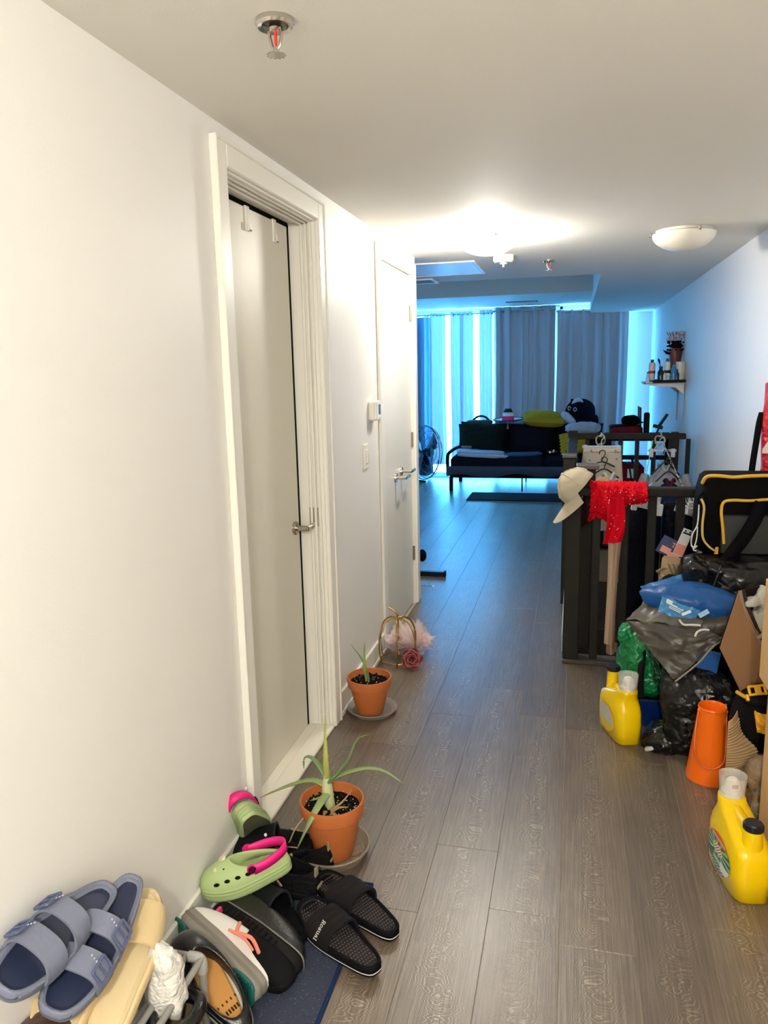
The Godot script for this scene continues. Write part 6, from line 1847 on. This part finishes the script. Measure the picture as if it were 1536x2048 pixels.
func pot(label: String, at: Vector3, rr: float, h: float, rb: float) -> Node3D:
	var o := thing("plant_pot", label, "pot", at, "terracotta pots by the left wall")
	var tc := M("b5642f", 0.7, 0, "grain", 5.0, .5)
	var x := T(at)
	part("pot_wall", G.new().lathe([Vector2(0, 0), Vector2(rb, 0), Vector2(rb + .002, .003), Vector2(rr * .86, h * .74), Vector2(rr * .80, h * .72), Vector2(rb * .9, .012), Vector2(0, .01)], 48, x), tc, o)
	part("rim_band", G.new().lathe([Vector2(rr * .855, h * .735), Vector2(rr * .93, h * .74), Vector2(rr * .95, h * .75), Vector2(rr, h * .97), Vector2(rr * .985, h), Vector2(rr * .93, h), Vector2(rr * .915, h * .97), Vector2(rr * .8, h * .7)], 48, x), tc, o)
	var soil := G.new()
	var rows := []
	var n := FastNoiseLite.new()
	n.seed = 3; n.frequency = 60.0
	for j in 10:
		var r := PackedVector3Array()
		for i in 40:
			var a := TAU * i / 40
			var q := rr * .9 * (1 - j / 9.0)
			r.append(at + V(q * cos(a), h * .84 + .006 * n.get_noise_2d(q * cos(a), q * sin(a)), q * sin(a)))
		rows.append(r)
	part("soil", G.new().skin(rows, true), M("15110e", 0.95, 0, "crumple", 6.0, 2.0), o)
	var pe := G.new()
	var dk := G.new()
	var rg := RandomNumberGenerator.new()
	rg.seed = int(rr * 1000)
	for k in 160:
		var a := rg.randf() * TAU
		var q := rr * .86 * sqrt(rg.randf())
		var p := at + V(q * cos(a), h * .845 + .003, q * sin(a))
		if k % 3 == 0:
			pe.lump(T(p), V(.0022, .0018, .0022), 1, 0, 1, 1, 6, 4)
		else:
			dk.lump(Transform3D(Basis.from_euler(V(rg.randf(), rg.randf() * 3, rg.randf())), p), V(.006, .003, .004), 1, 0, 1, 1, 7, 5)
	part("perlite", pe, M("cfc9bd", 0.8), o).set_meta("kind", "stuff")
	part("bark_chip", dk, M("241b15", 0.95), o).set_meta("kind", "stuff")
	return o

func plants() -> void:
	# ---- near pot
	var c1 := V(-.680, .014, -1.985)
	var s1 := thing("pot_saucer", "grey brown clay saucer under the larger aloe pot", "saucer", V(-.69, 0, -2.0))
	part("dish", G.new().lathe([Vector2(0, 0), Vector2(.1, 0), Vector2(.118, .032), Vector2(.117, .035), Vector2(.112, .034), Vector2(.097, .010), Vector2(0, .010)], 56, T(V(-.69, 0, -2.0))), M("8f8172", 0.8, 0, "grain", 6.0, .6), s1)
	part("dirt_film", G.new().lathe([Vector2(0, .0115), Vector2(.094, .0115)], 32, T(V(-.69, 0, -2.0))), M("7d6c59", 0.95, 0, "crumple", 4.0, 1.0), s1)
	pot("terracotta pot holding the large aloe, nearest on the floor", c1, .098, .178, .058)
	var a1 := thing("aloe_plant", "large sprawling aloe with long thin leaves in near pot", "plant", V(-.685, .165, -1.985))
	var gl := M("7f9457", 0.5, 0, "grain", 8.0, .3)
	var gy := M("a8ab5c", 0.5, 0, "grain", 8.0, .3)
	var gd := M("6b8452", 0.5, 0, "grain", 8.0, .3)
	part("stem", G.new().tube(curve([V(-.683, .15, -1.985), V(-.688, .19, -1.98), V(-.692, .235, -1.98), V(-.692, .27, -1.98)]), [.013, .014, .015, .015, .016, .016, .016, .016, .017, .017, .017, .017, .016, .015, .013, .012, .010, .008, .006], 14), M("b9bd93", 0.5), a1)
	leaf([V(-.692, .235, -1.98), V(-.74, .245, -1.985), V(-.80, .226, -1.985), V(-.86, .20, -1.975), V(-.908, .174, -1.97)], .0115, gl, a1)
	leaf([V(-.692, .26, -1.98), V(-.693, .31, -1.98), V(-.694, .37, -1.985), V(-.693, .458, -1.985)], .0095, gy, a1)
	leaf([V(-.69, .262, -1.975), V(-.684, .3, -1.965), V(-.680, .335, -1.96)], .006, gy, a1)
	leaf([V(-.685, .25, -1.98), V(-.655, .285, -1.975), V(-.62, .335, -1.97), V(-.59, .40, -1.97), V(-.551, .421, -1.965)], .0115, gd, a1)
	leaf([V(-.68, .255, -1.985), V(-.635, .28, -1.985), V(-.57, .30, -1.99), V(-.51, .298, -1.985), V(-.451, .268, -1.975)], .0105, gl, a1)
	leaf([V(-.692, .255, -1.985), V(-.72, .285, -2.0), V(-.75, .305, -2.01), V(-.772, .30, -2.01), V(-.775, .265, -2.01)], .010, gd, a1)
	leaf([V(-.69, .215, -1.965), V(-.70, .205, -1.92), V(-.72, .165, -1.885), V(-.745, .11, -1.875), V(-.755, .085, -1.875)], .013, M("8a9a68", 0.55, 0, "grain", 8.0, .3), a1)
	leaf([V(-.69, .2, -1.975), V(-.715, .195, -1.975), V(-.745, .185, -1.97)], .010, gl, a1)
	var dry := M("a98f5e", 0.85)
	for p in [[V(-.675, .17, -1.96), V(-.64, .2, -1.96), V(-.61, .24, -1.965)], [V(-.67, .168, -1.955), V(-.645, .19, -1.945), V(-.615, .198, -1.94)], [V(-.67, .168, -1.95), V(-.65, .172, -1.93), V(-.63, .17, -1.92)], [V(-.69, .168, -1.95), V(-.685, .175, -1.92)]]:
		leaf(p, .007, dry, a1, false)
	part("root", G.new().tube(curve([V(-.742, .165, -1.93), V(-.77, .13, -1.905), V(-.79, .085, -1.9), V(-.81, .06, -1.9)]), .0022, 5).tube(curve([V(-.755, .09, -1.875), V(-.785, .085, -1.88), V(-.81, .075, -1.885), V(-.818, .05, -1.89)]), .0018, 5), M("b09a70", 0.9), a1)
	# ---- far pot
	var c2 := V(-.825, .012, -2.96)
	var s2 := thing("pot_saucer", "grey clay saucer under the smaller aloe pot", "saucer", V(-.82, 0, -2.98))
	part("dish", G.new().lathe([Vector2(0, 0), Vector2(.09, 0), Vector2(.11, .022), Vector2(.109, .025), Vector2(.104, .024), Vector2(.088, .008), Vector2(0, .008)], 56, T(V(-.82, 0, -2.98))), M("8b857c", 0.6, 0, "grain", 6.0, .6), s2)
	part("dirt_film", G.new().lathe([Vector2(0, .0092), Vector2(.086, .0092)], 32, T(V(-.82, 0, -2.98))), M("6e665c", 0.9), s2)
	pot("terracotta pot holding the small aloe, farther along the wall", c2, .097, .158, .056)
	var a2 := thing("aloe_plant", "small two-leaved aloe seedling in the farther pot", "plant", V(-.83, .14, -2.96))
	leaf([V(-.832, .14, -2.96), V(-.838, .2, -2.96), V(-.862, .255, -2.96), V(-.908, .31, -2.965)], .0085, gd, a2)
	leaf([V(-.835, .14, -2.955), V(-.842, .21, -2.955), V(-.843, .26, -2.955), V(-.838, .322, -2.955)], .0085, M("8a9a4a", 0.5, 0, "grain", 8.0, .3), a2)
	# ---- gold wire pumpkin
	var gold := M("b48f4c", 0.28, 1.0)
	var pc := V(-.838, 0, -3.56)
	var wpk := thing("wire_pumpkin", "gold wire pumpkin frame standing beside the closet door", "ornament", pc)
	for k in 6:
		var a := TAU * k / 6 + .35
		var pts := []
		for s in [[.004, .232], [.04, .232], [.078, .205], [.1, .15], [.104, .09], [.098, .04], [.086, .004]]:
			pts.append(pc + V(s[0] * cos(a), s[1], s[0] * sin(a)))
		part("rib", G.new().tube(curve(pts, 4), .0042, 8), gold, wpk)
	var br := []
	for k in 36:
		br.append(pc + V(.088 * cos(TAU * k / 36), .018, .088 * sin(TAU * k / 36)))
	part("base_ring", G.new().tube(br, .004, 8, false, true), gold, wpk)
	part("stalk", G.new().tube(curve([pc + V(0, .225, 0), pc + V(.0, .25, 0), pc + V(-.012, .268, 0), pc + V(-.045, .285, 0)]), .005, 8), gold, wpk)
	# ---- tulle pouf: many ruffled thin sheets
	var tm := StandardMaterial3D.new()
	tm.albedo_color = Color(0.95, 0.88, 0.87, 0.42)
	tm.transparency = BaseMaterial3D.TRANSPARENCY_ALPHA
	tm.backlight_enabled = true
	tm.backlight = Color(0.5, 0.45, 0.45)
	tm.roughness = 0.9
	tm.cull_mode = BaseMaterial3D.CULL_DISABLED
	var tu := thing("tulle_pouf", "pale pink tulle pouf behind the gold wire pumpkin", "tulle", V(-.81, 0, -3.72))
	var rg := RandomNumberGenerator.new()
	rg.seed = 4
	for k in 11:
		var ph := rg.randf() * TAU
		var tilt := rg.randf_range(.15, 1.35)
		var rad := rg.randf_range(.11, .155)
		var dish := func(u: float, v: float) -> Vector3:
			var a := u * TAU
			var q := rad * (.15 + .85 * v)
			var y := q * sin(tilt) * (1.0 + .16 * sin(a * 7.0 + ph) * v)
			return V(-.80 + q * cos(tilt) * cos(a + ph) * (1 + .12 * sin(a * 9.0 + ph) * v), .012 + maxf(0, y), -3.68 + q * cos(tilt) * sin(a + ph) * (1 + .12 * cos(a * 8.0) * v))
		part("ruffle", G.new().sheet(dish, 60, 6), tm, tu)
	# ---- dried rose
	var ro := thing("fabric_rose", "dusty red fabric rose lying beside the wire pumpkin", "flower", V(-.745, 0, -3.47))
	var rm := M("9c3f44", 0.85)
	for k in 5:
		var r0 := .012 + k * .0085
		var pf := func(u: float, v: float) -> Vector3:
			var a := u * TAU * 1.15 + k * 1.3
			var q := r0 * (.75 + .3 * v) * (1 + .1 * sin(a * 5.0 + k * 2.0))
			return V(-.75, .052, -3.485) + B(V(.25, .35, .9)) * V(q * cos(a), q * sin(a), .004 + .026 * v - k * .004 + .004 * sin(a * 3.0))
		part("petal", G.new().sheet(pf, 40, 5, .002), rm if k % 2 == 0 else M("c07a78", 0.85), ro)
	part("bud", G.new().lump(T(V(-.75, .052, -3.48)), V(.014, .014, .014), 1, .02), M("6d2226", 0.85), ro)
